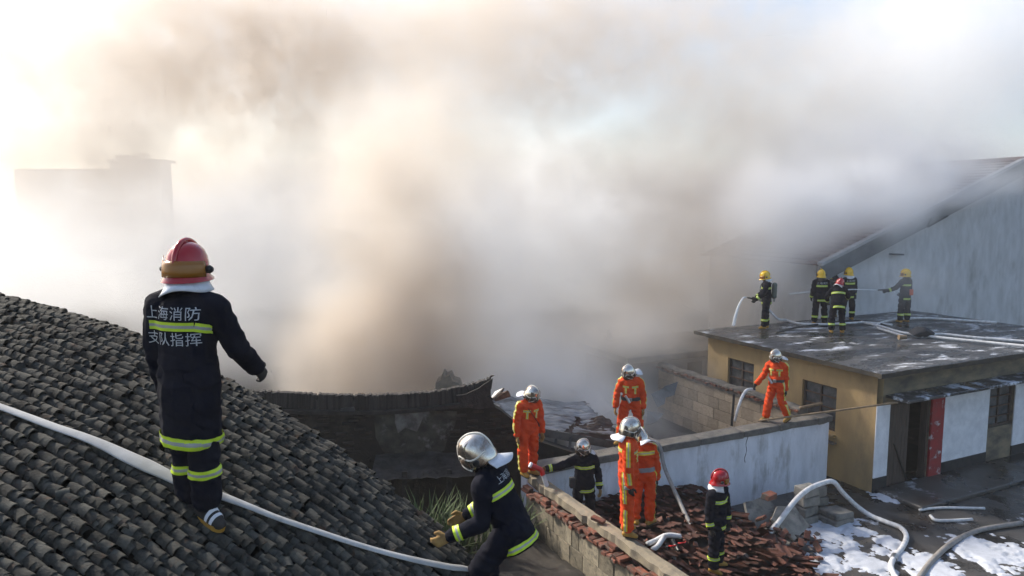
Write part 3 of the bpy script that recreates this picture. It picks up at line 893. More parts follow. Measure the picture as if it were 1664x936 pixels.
# brick courses proud of the mortar where the render has gone
bb = bpy.data.meshes.new('brick'); _b = bmesh.new(); box(_b, (0, 0, 0), (0.225, 0.05, 0.052), bevel=0.008, jit=0.005); _b.to_mesh(bb); _b.free(); bb.materials.append(M['burnt_brick'])
nb = 0
for row in range(40):
    z = 1.95 + row * 0.066
    x = 2.3 + 0.12 * (row % 2)
    while x < BL + 0.1 and nb < 290:
        tz = float(np.interp(x, [p.x for p in topw[::-1]], [p.z for p in topw[::-1]]))
        inp = bl(604, 700).x - 0.05 < x < bl(735, 700).x
        if z < tz - 0.08 and not inp and random.random() < 0.55:
            o = bpy.data.objects.new('brick', bb); COL.objects.link(o); o.parent = bh
            o.location = (x, -0.012 + random.uniform(-.012, .008), z); nb += 1
        x += 0.238
def plate(name, pxs, off, thick, m, parent=bh, rough=0.0):
    bm = bmesh.new()
    pts = [bl(a, b_, off) for a, b_ in pxs]
    pts = [V((p.x, pts[0].y, p.z)) for p in pts]
    n_ = len(pts)
    fine = []
    for i in range(n_):
        a, b_ = pts[i], pts[(i + 1) % n_]
        k_ = max(1, int((b_ - a).length / 0.12))
        for k in range(k_):
            p = a.lerp(b_, k / k_)
            fine.append(p + V((random.uniform(-1, 1), 0, random.uniform(-1, 1))) * rough)
    prism(bm, fine, V((0, thick, 0)))
    bmesh.ops.triangulate(bm, faces=[f for f in bm.faces if len(f.verts) > 4])
    return obj(name, bm, m, parent)
plate('plaster_patch', [(606, 676), (640, 670), (690, 667), (742, 672), (735, 700), (722, 733), (690, 738), (640, 742), (624, 735), (612, 712)], 0.03, 0.025, M['patch'], rough=0.035)
plate('plaster_patch', [(640, 668), (688, 667), (690, 678), (676, 700), (660, 697), (648, 703), (644, 688)], 0.045, 0.012, M['old_plaster'], rough=0.03)
plate('plaster_patch', [(588, 668), (606, 667), (603, 678), (590, 677)], 0.035, 0.03, M['patch'], rough=0.01)
plate('plaster_patch', [(553, 664), (575, 662), (578, 668), (554, 668)], 0.05, 0.05, M['ash'], rough=0.01)
# lean-to: sloping ash-covered roof, post, dark back
la, lb = bl(612, 737, 0.02), bl(812, 733, 0.02)
fa, fb_ = bl(600, 782, 1.15), bl(800, 772, 1.15)
bm = bmesh.new()
gv = {}
for i in range(25):
    for j in range(9):
        a = la.lerp(lb, i / 24); b_ = fa.lerp(fb_, i / 24)
        p = a.lerp(b_, j / 8)
        p.z += 0.05 * fbm(V((p.x * 1.8, p.y * 2.5, 2))) + 0.02 * fbm(V((p.x * 7, p.y * 7, 2)))
        if j == 8: p.y += 0.06 * fbm(V((p.x * 4, 0, 2)))
        gv[i, j] = bm.verts.new(p)
for i in range(24):
    for j in range(8): bm.faces.new((gv[i, j], gv[i + 1, j], gv[i + 1, j + 1], gv[i, j + 1]))
bmesh.ops.solidify(bm, geom=bm.faces[:], thickness=0.1)
bmesh.ops.recalc_face_normals(bm, faces=bm.faces[:])
obj('lean_to_roof', bm, M['ash'], bh)
for px in (655, 728, 790):
    p = bl(px, 790, 1.0)
    bm = bmesh.new(); beam(bm, (p.x, -0.98, 0), (p.x + 0.03, -0.98, 1.86), 0.09, 0.09); obj('post', bm, M['char'], bh)
# roof behind the ridge (falls away from the camera) and the ridge of upright tiles
rid = [(395, 633, 661), (440, 636, 662), (500, 639, 664), (560, 640.5, 665), (620, 640.5, 665), (680, 638, 661), (730, 631, 655), (765, 624, 650), (785, 618, 648), (797, 613, 640)]
rp = []
for (px, a, b_) in rid:
    t, l_ = bl(px, a, -0.1), bl(px, b_, -0.1)
    rp.append((t.x, t.z, l_.z))
bm = bmesh.new()
r1 = [bm.verts.new((x, 0.1, lo_ - 0.02)) for x, t, lo_ in rp]; r2_ = [bm.verts.new((x, 2.6, lo_ - 1.15 + 0.1 * random.random())) for x, t, lo_ in rp]
for k in range(len(rp) - 1): bm.faces.new((r1[k], r1[k + 1], r2_[k + 1], r2_[k]))
bmesh.ops.solidify(bm, geom=bm.faces[:], thickness=0.08); bmesh.ops.recalc_face_normals(bm, faces=bm.faces[:])
obj('roof', bm, M['char'], bh)
uq = bpy.data.meshes.new('ridge_tile'); _b = bmesh.new(); box(_b, (0, 0, 0), (1, 1, 1), bevel=0.06); _b.to_mesh(uq); _b.free(); uq.materials.append(M['ridge_tile'])
xs_ = [a for a, _, _ in rp]
x = xs_[0]
nx_ = 0
while x < xs_[-1]:
    t = float(np.interp(x, xs_, [a[1] for a in rp])); lo_ = float(np.interp(x, xs_, [a[2] for a in rp]))
    o = bpy.data.objects.new('ridge_tile', uq); COL.objects.link(o); o.parent = bh
    sl = (float(np.interp(x + .1, xs_, [a[1] for a in rp])) - t) / 0.1
    h_ = t - lo_ + random.uniform(-.02, .014)
    if random.random() < .05: h_ *= random.uniform(.45, .75)
    o.location = (x, 0.1 + random.uniform(-.01, .01), lo_ + h_ / 2); o.scale = (0.0535, 0.16, h_)
    o.rotation_euler = (random.gauss(0, .02), math.atan(-sl) * 0.5 + random.gauss(0, 0.04), 0)
    x += 0.047
bm = bmesh.new()                                   # bedding under the ridge
pts = [V((a, 0.06, b_ - 0.03)) for a, _, b_ in rp]
for a, b_ in zip(pts, pts[1:]): beam(bm, a, b_, 0.3, 0.075)
for (x0, t0, l0), (x1, t1, l1) in zip(rp, rp[1:]):
    prism(bm, [V((x0, 0.06, l0)), V((x1, 0.06, l1)), V((x1, 0.06, t1 - 0.035)), V((x0, 0.06, t0 - 0.035))], V((0, 0.08, 0)))
obj('ridge_bed', bm, M['char'], bh)
e = bl(797, 613, -0.1)
bm = bmesh.new(); tube(bm, catmull([bl(770, 640, 0.0), bl(790, 630, 0.0), e, bl(803, 610, 0.0)], 5), 0.06, seg=6, rfun=lambda t: 1 - 0.85 * t); obj('ridge_horn', bm, M['char'], bh)
plate('hanging_sheet', [(742, 644), (778, 632), (800, 616), (797, 632), (790, 645), (799, 652), (806, 662), (780, 664), (750, 662)], 0.12, 0.03, M['char'], rough=0.02)
def loose_plate(name, pxs, Y, thick, m, parent, dy=0.0):
    """a bent plate through pixel corners at given distances, in a parent whose origin is its own first corner"""
    pts = [at_y(a, b_, y_) for (a, b_, y_) in pxs]
    bm = bmesh.new()
    n_ = (pts[1] - pts[0]).cross(pts[-1] - pts[0]).normalized()
    prism(bm, [p - parent.matrix_basis.translation for p in pts], n_ * thick)
    bmesh.ops.triangulate(bm, faces=[f for f in bm.faces if len(f.verts) > 4])
    return obj(name, bm, m, parent)
def single_plate(name, label, cat, pxs, thick, m, group=None):
    pts = [at_y(*c) for c in pxs]
    c = sum(pts, V()) / len(pts)
    n_ = (pts[1] - pts[0]).cross(pts[-1] - pts[0]).normalized()
    bm = bmesh.new()
    prism(bm, [p - c for p in pts], n_ * thick)
    bmesh.ops.triangulate(bm, faces=[f for f in bm.faces if len(f.verts) > 4])
    o = obj(name, bm, m); o.location = c
    return tag(o, label, cat, group)
bpl = mat('scorched_board', (0.2, 0.12, 0.07), (0.1, 0.065, 0.045), (0.04, 0.035, 0.03), rough=0.85, scale=6, stretch=(1, 5, 1))
single_plate('scorched_plank', 'brown scorched plank jutting out beside the broken ridge end', 'plank', [(803, 650, 14.2), (808, 640, 14.3), (825, 634, 14.0), (828, 642, 14.0)], 0.05, bpl)
single_plate('scorched_board', 'grey split board lying over the brown plank at the ridge end', 'board', [(794, 652, 14.5), (804, 636, 14.6), (818, 630, 14.4), (812, 640, 14.4)], 0.04, M['sheet'])

# ------------------------------------------------------------------ corrugated sheets fallen between the walls
def corrugated(name, label, corners, nx, ny, waves, seed, m, group=None, amp=0.022, tear=0.12):
    """corners: back-left, back-right, front-right, front-left"""
    c = sum(corners, V()) / 4
    bm = bmesh.new()
    gv = {}
    for i in range(nx + 1):
        for j in range(ny + 1):
            s, t = i / nx, j / ny
            p = corners[0].lerp(corners[1], s).lerp(corners[3].lerp(corners[2], s), t)
            p.z += amp * math.sin(2 * math.pi * waves * t) + 0.10 * fbm(V((s * 2.2, t * 1.6, seed))) + 0.05 * fbm(V((s * 5, t * 3, seed + 5)))
            p.y += 0.04 * fbm(V((s * 4, t * 2, seed + 9)))
            if i in (0, nx): p += (corners[1] - corners[0]).normalized() * tear * fbm(V((t * 9, i, seed)))
            gv[i, j] = bm.verts.new(p - c)
    for i in range(nx):
        for j in range(ny):
            bm.faces.new((gv[i, j], gv[i, j + 1], gv[i + 1, j + 1], gv[i + 1, j]))
    bmesh.ops.solidify(bm, geom=bm.faces[:], thickness=0.012)
    bmesh.ops.recalc_face_normals(bm, faces=bm.faces[:])
    o = obj(name, bm, m, smooth=True); o.location = c
    return tag(o, label, 'roof sheet', group)
corrugated('corrugated_sheet', 'largest grey scorched corrugated sheet, sagging behind the orange suited person on the wall corner',
           [at_y(796, 645, 16.8), at_y(948, 654, 17.2), at_y(1000, 706, 15.2), at_y(838, 694, 14.8)], 40, 110, 13, 3.0, M['sheet'])
corrugated('corrugated_sheet', 'rusty corrugated sheet torn along its edge, lowest of the fallen sheets',
           [at_y(940, 678, 15.9), at_y(992, 682, 16.0), at_y(1006, 714, 15.2), at_y(920, 703, 14.9)], 24, 60, 7, 9.0, mat('rusty_sheet', (0.2, 0.17, 0.15), (0.13, 0.08, 0.055), (0.05, 0.04, 0.035), rough=0.7, scale=4, stretch=(0.6, 3, 1), metal=0.2))
single_plate('fascia_board', 'long dark board under the front edge of the corrugated sheet', 'board', [(860, 693, 14.75), (1000, 718, 15.1), (1000, 730, 15.1), (862, 706, 14.75)], 0.05, mat('smoked_board', (0.12, 0.11, 0.1), (0.06, 0.055, 0.05), rough=0.9, scale=4))
for k, (a, b_) in enumerate((((905, 700), (900, 745)), ((928, 704), (924, 744)))):
    bm = bmesh.new(); p, q = at_y(*a, 15.0), at_y(*b_, 14.6)
    beam(bm, p - q, V(), 0.05, 0.05); o = obj('charred_strut', bm, M['ash']); o.location = q
    tag(o, ('left' if k == 0 else 'right') + ' hand thin grey strut in the dark gap under the corrugated sheet', 'strut')
single_plate('fallen_sheet', 'dark blue grey sheet with jagged edge leaning on the rear block wall', 'sheet', [(1068, 662, 18.3), (1058, 640, 18.5), (1076, 632, 18.7), (1079, 628, 18.7), (1102, 620, 19.0), (1096, 642, 18.7), (1082, 646, 18.5), (1080, 656, 18.3)], 0.02, M['sheet_blue'])
single_plate('fallen_sheet', 'smaller blue grey sheet lying lower behind the legs of the orange suited person', 'sheet', [(1050, 690, 17.6), (1052, 668, 17.9), (1078, 672, 17.9), (1068, 684, 17.6), (1060, 688, 17.5)], 0.02, M['sheet_blue'])

# ------------------------------------------------------------------ the burnt yard between the walls
bm = bmesh.new()
gv = {}
o0 = at_y(800, 700, 15.2); o0.z = 0
for i in range(61):
    for j in range(61):
        p = o0 + U * (-3 + 12 * i / 60) + W * (-0.5 + 16 * j / 60)
        d_ = (p - rb).dot(U)
        h = 0.35 + 0.5 * max(0, fbm(V((p.x * 0.35, p.y * 0.35, 4)))) + 0.16 * fbm(V((p.x * 1.6, p.y * 1.6, 4))) + 0.05 * fbm(V((p.x * 5, p.y * 5, 4)))
        h *= max(0.0, min(1.0, (-d_ - 0.2) / 1.5))
        gv[i, j] = bm.verts.new((p.x, p.y, max(h, 0.012)))
for i in range(60):
    for j in range(60): bm.faces.new((gv[i, j], gv[i + 1, j], gv[i + 1, j + 1], gv[i, j + 1]))
o = obj('ash_ground', bm, M['ash'], smooth=True); tag(o, kind='structure')
bsp = [((905, 655), (985, 640), 18.5), ((930, 640), (1010, 662), 19.5), ((960, 648), (1030, 628), 20.5), ((880, 640), (950, 628), 20), ((985, 672), (1060, 700), 17.8), ((1000, 655), (1046, 690), 18.4), ((915, 628), (970, 645), 21.5)]
for k, (a, b_, y_) in enumerate(bsp):
    p, q = at_y(*a, y_), at_y(*b_, y_ + random.uniform(-1, 1))
    p.z, q.z = max(p.z * 0 + 0.5 + 0.9 * random.random(), 0.4), 0.4 + 0.9 * random.random()
    bm = bmesh.new(); beam(bm, p - q, V(), 0.13, 0.12, bevel=0.02)
    o = obj('charred_beam', bm, M['char']); o.location = q
    tag(o, 'charred roof beam fallen among the ash and smoke of the burnt yard', 'beam', 'charred beams fallen in the burnt yard')
# broken gable standing in the smoke
gp = [(966, 640, 25), (968, 573, 25), (984, 574, 25), (984, 545, 25), (987, 550, 25), (990, 537, 25), (994, 545, 25), (1000, 553, 25), (1012, 561, 25), (1033, 573, 25), (1040, 590, 25), (1050, 640, 25)]
single_plate('broken_gable', 'jagged grey gable stump standing in the smoke of the burnt yard', 'ruin', gp, 0.3, M['ash'])
hp = [(706, 650, 17.5), (708, 622, 17.5), (716, 618, 17.5), (719, 607, 17.5), (724, 613, 17.5), (731, 610, 17.5), (736, 620, 17.5), (745, 623, 17.5), (756, 650, 17.5)]
single_plate('rubble_heap', 'pale heap of broken wall rising behind the sagging ridge', 'ruin', hp, 0.6, mat('heat_pale_wall', (0.3, 0.24, 0.17), (0.15, 0.12, 0.09), rough=0.95, scale=3, bump=0.5))

# ------------------------------------------------------------------ collapsed red tile roof in the corner of the white wall
ct = thing('collapsed_tile_roof', 'collapsed red clay tile roof lying in the corner of the white wall', 'roof', V((wl.x, wl.y, 0)), rz=GA)
# local x along the white wall, local -y towards the camera
CX0, CX1, CYL = 0.3, 4.6, 4.3
def ct_z(x, y):
    t = max(0, min(1, (x - 3.1) / 1.5))
    return 0.86 - 0.115 * (-y) - 0.5 * t * t + 0.05 * fbm(V((x * 1.1, y * 1.1, 6)))
bm = bmesh.new()
gv = {}
for i in range(19):
    for j in range(17):
        x = CX0 + (CX1 - CX0) * i / 18; y = -0.02 - CYL * j / 16
        gv[i, j] = bm.verts.new((x, y, ct_z(x, y) - 0.05))
for i in range(18):
    for j in range(16): bm.faces.new((gv[i, j], gv[i, j + 1], gv[i + 1, j + 1], gv[i + 1, j]))
bmesh.ops.solidify(bm, geom=bm.faces[:], thickness=0.3); bmesh.ops.recalc_face_normals(bm, faces=bm.faces[:])
obj('roof_bed', bm, M['rubble'], ct)
rts = []
for k in range(4):
    bm = bmesh.new()
    gv = {}
    for i in range(7):
        for j in range(2):
            gv[i, j] = bm.verts.new(((i / 6 - .5) * 0.235, -(j - .5) * 0.33, 0.018 * math.sin(2 * math.pi * i / 6) + (0.012 if j else 0) + random.uniform(-.003, .003)))
    for i in range(6): bm.faces.new((gv[i, 0], gv[i, 1], gv[i + 1, 1], gv[i + 1, 0]))
    bmesh.ops.solidify(bm, geom=bm.faces[:], thickness=0.016); bmesh.ops.recalc_face_normals(bm, faces=bm.faces[:])
    me = bpy.data.meshes.new('roof_tile'); bm.to_mesh(me); bm.free(); me.materials.append(M['red_tile']); rts.append(me)
nt_ = 0
for j in range(16):
    for i in range(19):
        x = CX0 + 0.12 + i * 0.225; y = -0.2 - j * 0.25
        if x > CX1 - 0.2 or random.random() < 0.07 or nt_ > 296: continue
        o = bpy.data.objects.new('roof_tile', random.choice(rts)); COL.objects.link(o); o.parent = ct
        t = max(0, min(1, (x - 2.8) / 1.6)) + 0.25
        o.location = (x + random.gauss(0, .012 + .04 * t), y + random.gauss(0, .015 + .04 * t), ct_z(x, y) + 0.03 + random.uniform(0, .03 + .05 * t))
        o.rotation_euler = (R(-6) + random.gauss(0, .05 + .18 * t), random.gauss(0, .04 + .15 * t), random.gauss(0, .05 + .3 * t)); nt_ += 1
for nm_, m_, n__, rs in (('brick_rubble', 'brick', 170, (.04, .06, .08, .1)), ('grey_rubble', 'rubble', 150, (.03, .04, .06, .08))):
    bm = bmesh.new()
    for k in range(n__):
        x, y = random.uniform(CX0 + .4, CX1), -random.uniform(.3, CYL)
        if random.random() < .5 * (1 - (x - CX0) / (CX1 - CX0)): continue
        chunk(bm, (x, y, ct_z(x, y) + .06), random.choice(rs), 8)
    o = obj(nm_, bm, M[m_], ct); tag(o, kind='stuff')
def ct_world(px, py, h=0.04):
    """point on the collapsed roof under a pixel"""
    d = ray(px, py); o = V((0, 0, CAM_Z)); t = 8.0
    while t < 20:
        p = o + d * t; q = p - wl
        if p.z < ct_z(q.dot(U), q.dot(W)) + h: return p
        t += 0.02
    return p

# ------------------------------------------------------------------ rubble in front of the white wall
bm = bmesh.new()
r0 = at_z(1235, 880, 0.15)
for k in range(420):
    a = random.uniform(0, 2 * math.pi); rr = math.sqrt(random.random())
    p = r0 + U * rr * math.cos(a) * 1.55 + W * rr * math.sin(a) * 1.0
    h = max(0, 0.5 * (1 - rr)) * random.uniform(0.2, 1)
    chunk(bm, (p.x, p.y, h), random.choice((0.04, 0.05, 0.07, 0.09, 0.12)), n=9)
o = obj('rubble', bm, M['rubble']); tag(o, kind='stuff')
bm = bmesh.new()
for k in range(300):
    p = at_z(random.uniform(1195, 1420), random.uniform(850, 936), 0.0)
    chunk(bm, (p.x, p.y, 0.012), random.choice((0.012, 0.018, 0.025, 0.035)), n=7)
o = obj('debris_scatter', bm, M['rubble']); tag(o, kind='stuff')
for k in range(64):
    a = random.uniform(0, 2 * math.pi); rr = math.sqrt(random.random())
    p = r0 + U * rr * math.cos(a) * 1.7 + W * rr * math.sin(a) * 1.1
    h = 0.05 + max(0, 0.55 * (1 - rr)) * random.uniform(0.6, 1.1)
    o = bpy.data.objects.new('brick', random.choice(brk_meshes)); COL.objects.link(o)
    o.location = (p.x, p.y, h); o.rotation_euler = (random.gauss(0, .5), random.gauss(0, .5), random.uniform(0, 6)); s = random.uniform(.6, 1.05); o.scale = (s, 1, 1)
    tag(o, 'broken red brick lying in the rubble before the white wall', 'brick', 'broken bricks in the rubble before the white wall')
def slab_piece(label, poly, z0, tilt, thick, px, py, z, m='slab_stone', name='concrete_slab', cat='slab', rz=0.0):
    bm = bmesh.new()
    fine = []
    for i in range(len(poly)):
        a, b_ = V((*poly[i], 0)), V((*poly[(i + 1) % len(poly)], 0))
        for k in range(3): fine.append(a.lerp(b_, k / 3) + V((random.uniform(-.018, .018), random.uniform(-.018, .018), 0)))
    prism(bm, fine, V((0, 0, thick)))
    bmesh.ops.triangulate(bm, faces=[f for f in bm.faces if len(f.verts) > 4])
    o = obj(name, bm, M[m]); o.location = at_z(px, py, z); o.rotation_euler = (tilt[0], tilt[1], rz)
    return tag(o, label, cat)
slab_piece('big pale broken slab leaning against the white wall under a brick', [(-.5, -.35), (.1, -.5), (.45, -.3), (.4, .15), (.1, .42), (-.45, .3)], 0, (R(52), R(8)), .07, 1243, 842, 0.42, rz=GA + R(-6))
slab_piece('pale broken slab lying to the right of the biggest slab, behind the hose', [(-.3, -.3), (.3, -.35), (.4, .1), (.05, .35), (-.32, .25)], 0, (R(38), R(-14)), .06, 1280, 848, 0.4, rz=GA + R(15))
slab_piece('flat grey slab lying on foam right of the rubble', [(-.45, -.2), (.5, -.25), (.55, .1), (.1, .25), (-.5, .2)], 0, (R(4), R(3)), .06, 1260, 882, 0.1, rz=GA)
slab_piece('narrow whitish splinter of board on the rubble', [(-.22, -.03), (.2, -.04), (.22, .03), (-.2, .04)], 0, (R(15), R(20)), .03, 1247, 898, 0.25, 'white_paint', 'board_splinter', 'splinter', rz=R(-60))
o = bpy.data.objects.new('brick', brk_meshes[0]); COL.objects.link(o); o.location = at_z(1250, 806, 0.92); o.rotation_euler = (.1, .1, GA + .3); o.scale = (1.5, 1.6, 2.2)
tag(o, 'orange brick lump resting on top of the big pale slab', 'brick')
for k, (lab, px, py, r_, z) in enumerate((('round grey stone at the foot of the rubble, left of the flat slab', 1200, 878, .2, .2), ('dark lump of rubble beside the foam patch', 1283, 866, .13, .1), ('pale stone lying among bricks right of the red helmet person', 1232, 915, .12, .2))):
    bm = bmesh.new(); chunk(bm, (0, 0, 0), r_, n=22); o = obj('stone', bm, M['slab_stone'] if k != 1 else M['ash']); o.location = at_z(px, py, z); tag(o, lab, 'stone')
# concrete blocks stacked at the end of the wall
def cblock(p, size, rz, label, name='concrete_block'):
    bm = bmesh.new(); box(bm, (0, 0, 0), size, bevel=0.02, jit=0.012)
    bmesh.ops.subdivide_edges(bm, edges=bm.edges[:], cuts=1)
    for v in bm.verts: v.co += V((1, 1, 1)) * 0.01 * fbm(v.co * 6 + V(p))
    o = obj(name, bm, M['slab_stone']); o.location = p; o.rotation_euler = (random.gauss(0, .03), random.gauss(0, .03), rz)
    return tag(o, label, 'block')
s1 = at_z(1308, 851, 0.0); s2 = at_z(1343, 843, 0.0); s3 = at_z(1352, 850, 0.0)
for k, lab in enumerate(('bottom', 'second', 'third', 'topmost')):
    cblock(s1 + UP * (0.11 + 0.215 * k) + U * random.uniform(-.05, .05), (0.46, 0.3, 0.2), GA + random.uniform(-.15, .15), lab + ' block of the left hand stack of grey concrete blocks by the white wall')
for k, lab in enumerate(('bottom', 'middle', 'top')):
    cblock(s2 + W * 0.3 + UP * (0.11 + 0.215 * k) + U * random.uniform(-.05, .05), (0.42, 0.3, 0.2), GA + random.uniform(-.2, .2), lab + ' block of the right hand stack, under the arch of the hose')
cblock(s3 + U * 0.1 + UP * 0.07, (0.62, 0.5, 0.13), GA + 0.1, 'wide flat block in front of the right hand stack', 'concrete_slab')
cblock(s3 + U * 0.13 + UP * 0.205, (0.56, 0.44, 0.12), GA + 0.02, 'flat block lying on the wide flat block beside the stacks', 'concrete_slab')

# foam lying on the yard
fbl = [(1350, 905, .2), (1385, 885, .16), (1430, 895, .15), (1330, 862, .55), (1305, 868, .5), (1320, 890, .55), (1300, 910, .55), (1290, 936, .6), (1350, 850, .35), (1372, 846, .25), (1395, 905, .3), (1420, 920, .28), (1500, 915, .4), (1520, 930, .4), (1270, 925, .35), (1255, 880, .45), (1470, 905, .2), (1440, 880, .22), (1405, 866, .2), (1480, 800, .25), (1440, 806, .3), (1520, 790, .3), (1610, 900, .6)]
fw = [(at_z(a, b_, 0), r_) for a, b_, r_ in fbl]
N = 190
f0 = at_z(1200, 932, 0.0); fX, fY = 7.5, 6.0
H_ = np.zeros((N + 1, N + 1))
bm = bmesh.new()
gv = {}
for i in range(N + 1):
    for j in range(N + 1):
        p = V((f0.x - 0.4 + fX * i / N, f0.y - 0.6 + fY * j / N, 0))
        d_ = max((1 - (p - c).length / (r_ * 1.5)) for c, r_ in fw)
        h = d_ * 0.8 + 0.42 * fbm(V((p.x * 1.9, p.y * 1.9, 2)), 6) + 0.34 * fbm(V((p.x * 7, p.y * 7, 2)), 4) - 0.2
        H_[i, j] = h
        gv[i, j] = None
for i in range(N):
    for j in range(N):
        if max(H_[i, j], H_[i + 1, j], H_[i, j + 1], H_[i + 1, j + 1]) > 0:
            q = []
            for a, b_ in ((i, j), (i + 1, j), (i + 1, j + 1), (i, j + 1)):
                if gv[a, b_] is None:
                    h = H_[a, b_]
                    gv[a, b_] = bm.verts.new((f0.x - 0.4 + fX * a / N, f0.y - 0.6 + fY * b_ / N, 0.004 + min(0.05, max(-0.006, h * 0.14) + 0.012)))
                q.append(gv[a, b_])
            bm.faces.new(q)
yb = [f for f in bm.faces if (f.calc_center_median() - wl).dot(W) > -0.06]
bmesh.ops.delete(bm, geom=yb, context='FACES')
o = obj('foam', bm, M['foam'], smooth=True); tag(o, kind='stuff')

# earth banked up in the alley, and the weeds on it
bm = bmesh.new()
gv = {}
for i in range(33):
    for j in range(21):
        p = V((ca.x, ca.y, 0)) + nd * (-0.2 + 5.4 * i / 32) - nl * (0.07 + 3.4 * j / 20)
        z = 0.92 + 0.16 * fbm(V((p.x * .9, p.y * .9, 5))) + 0.06 * fbm(V((p.x * 4, p.y * 4, 5))) - 0.10 * i / 32
        if i in (0, 32) or j in (0, 20): z = -0.02
        gv[i, j] = bm.verts.new((p.x, p.y, z))
for i in range(32):
    for j in range(20): bm.faces.new((gv[i, j], gv[i + 1, j], gv[i + 1, j + 1], gv[i, j + 1]))
bmesh.ops.recalc_face_normals(bm, faces=bm.faces[:])
o = obj('earth_bank', bm, M['dirt'], smooth=True); tag(o, kind='structure')
# weeds in the alley
def weeds(name, label, px, py, y_, n, hgt, spread):
    p0 = at_y(px, py, y_); zb = 0.85
    bm = bmesh.new()
    for k in range(n):
        b_ = V((random.gauss(0, spread), random.gauss(0, spread * .6), 0))
        h = hgt * random.uniform(.5, 1.1); ln = V((random.gauss(0, .32), random.gauss(0, .32), 1)).normalized()
        sd_ = V((ln.y, -ln.x, 0)); sd_ = (sd_ if sd_.length > .01 else V((1, 0, 0))).normalized() * random.uniform(.012, .03)
        prev = None
        for t in (0, .4, .75, 1):
            c = b_ + ln * h * t + V((ln.x, ln.y, -.4)) * h * t * t * .5
            wd = sd_ * (1 - t) ** .6
            cur = (bm.verts.new(c - wd), bm.verts.new(c + wd))
            if prev: bm.faces.new((prev[0], prev[1], cur[1], cur[0]))
            prev = cur
    o = obj(name, bm, M['grass']); o.location = (p0.x, p0.y, zb)
    return tag(o, label, 'weeds')
weeds('weed_clump', 'dark green weeds growing in the alley under the lean-to', 722, 850, 11.6, 360, 1.25, .36)
weeds('weed_clump', 'thin green weeds growing at the end of the tan block wall', 848, 800, 12.4, 90, .85, .14)

# ================================================================== PEOPLE
dg = None
def capsule(bm, p0, p1, r0, r1, side=None, flat=1.0, seg=12):
    """tapered limb with round ends; 'side' is the axis along which it keeps its full width"""
    p0, p1 = V(p0), V(p1)
    d = p1 - p0
    L = d.length
    d = d.normalized() if L > 1e-6 else V((0, 0, 1))
    s = V(side) if side is not None else (V((1, 0, 0)) if abs(d.x) < 0.9 else V((0, 1, 0)))
    s = (s - d * s.dot(d)).normalized()
    n_ = d.cross(s)
    rings = []
    prof = [(-math.cos(a), math.sin(a), 0) for a in (0.25, 0.7, 1.15)] + [(0, 1, 0), (0, 1, .33), (0, 1, .66), (0, 1, 1)] + [(math.cos(a), math.sin(a), 1) for a in (1.15, 0.7, 0.25)]
    for off, rad, t in prof:
        r = r0 + (r1 - r0) * t
        c = p0 + d * (L * t + off * r * 0.8)
        rings.append([bm.verts.new(c + (s * math.cos(2 * math.pi * k / seg) + n_ * math.sin(2 * math.pi * k / seg) * flat) * r * rad) for k in range(seg)])
    for a, b_ in zip(rings, rings[1:]):
        for k in range(seg): bm.faces.new((a[k], a[(k + 1) % seg], b_[(k + 1) % seg], b_[k]))
    bm.faces.new(rings[0][::-1]); bm.faces.new(rings[-1])
def blob(bm, c, r):
    """ellipsoid"""
    m_ = Matrix.Translation(c) @ Matrix.Diagonal((r[0], r[1], r[2], 1))
    bmesh.ops.create_uvsphere(bm, u_segments=14, v_segments=10, radius=1.0, matrix=m_)
def fuse(bm, voxel, smooth_=3):
    """one continuous skin out of overlapping shapes"""
    bmesh.ops.recalc_face_normals(bm, faces=bm.faces[:])
    me = bpy.data.meshes.new('tmp'); bm.to_mesh(me); bm.free()
    o = bpy.data.objects.new('tmp', me); COL.objects.link(o)
    m1 = o.modifiers.new('r', 'REMESH'); m1.mode = 'VOXEL'; m1.voxel_size = voxel; m1.use_smooth_shade = True
    m2 = o.modifiers.new('s', 'SMOOTH'); m2.factor = 0.5; m2.iterations = smooth_
    d_ = bpy.context.evaluated_depsgraph_get()
    out = bpy.data.meshes.new_from_object(o.evaluated_get(d_))
    bpy.data.objects.remove(o); bpy.data.meshes.remove(me)
    return out
def verts_np(me):
    a = np.empty(len(me.vertices) * 3); me.vertices.foreach_get('co', a); return a.reshape(-1, 3)
def norms_np(me):
    a = np.empty(len(me.vertices) * 3); me.vertices.foreach_get('normal', a); return a.reshape(-1, 3)
def wrinkle(me, amp, seed, scale=1.0, calm=None):
    """cloth folds: ridged noise, squeezed so that folds lie across and askew"""
    c, n_ = verts_np(me), norms_np(me)
    dsp = np.empty(len(c))
    for i, p in enumerate(c):
        q = V((p[0] * 6 + p[2] * 2.0, p[1] * 6 - p[2] * 1.5, p[2] * 11 + p[0] * 4)) * scale + V((seed * 7.7, seed * 3.1, seed))
        a = mnoise.noise(q); b_ = mnoise.noise(q * 2.1 + V((9, 1, 4)))
        dsp[i] = (1 - abs(a) * 2.6) * 0.62 + (0.5 - abs(b_) * 1.6) * 0.38
    if calm:
        p0, ax, fr, lo, hi = calm
        d_ = c - np.array(p0); t_ = d_ @ np.array(ax); b_ = d_ @ np.array(fr)
        dsp = np.where((t_ > lo) & (t_ < hi) & (b_ < -0.04), dsp * 0.2, dsp)
    c = c + n_ * (amp * dsp)[:, None]
    me.vertices.foreach_set('co', c.ravel()); me.update()
def cut(me, planes):
    """keeps the side of each plane its normal points away from"""
    bm = bmesh.new(); bm.from_mesh(me)
    for co, no in planes:
        bmesh.ops.bisect_plane(bm, geom=bm.verts[:] + bm.edges[:] + bm.faces[:], dist=1e-5, plane_co=co, plane_no=no, clear_outer=True)
    bm.to_mesh(me); bm.free(); me.update()
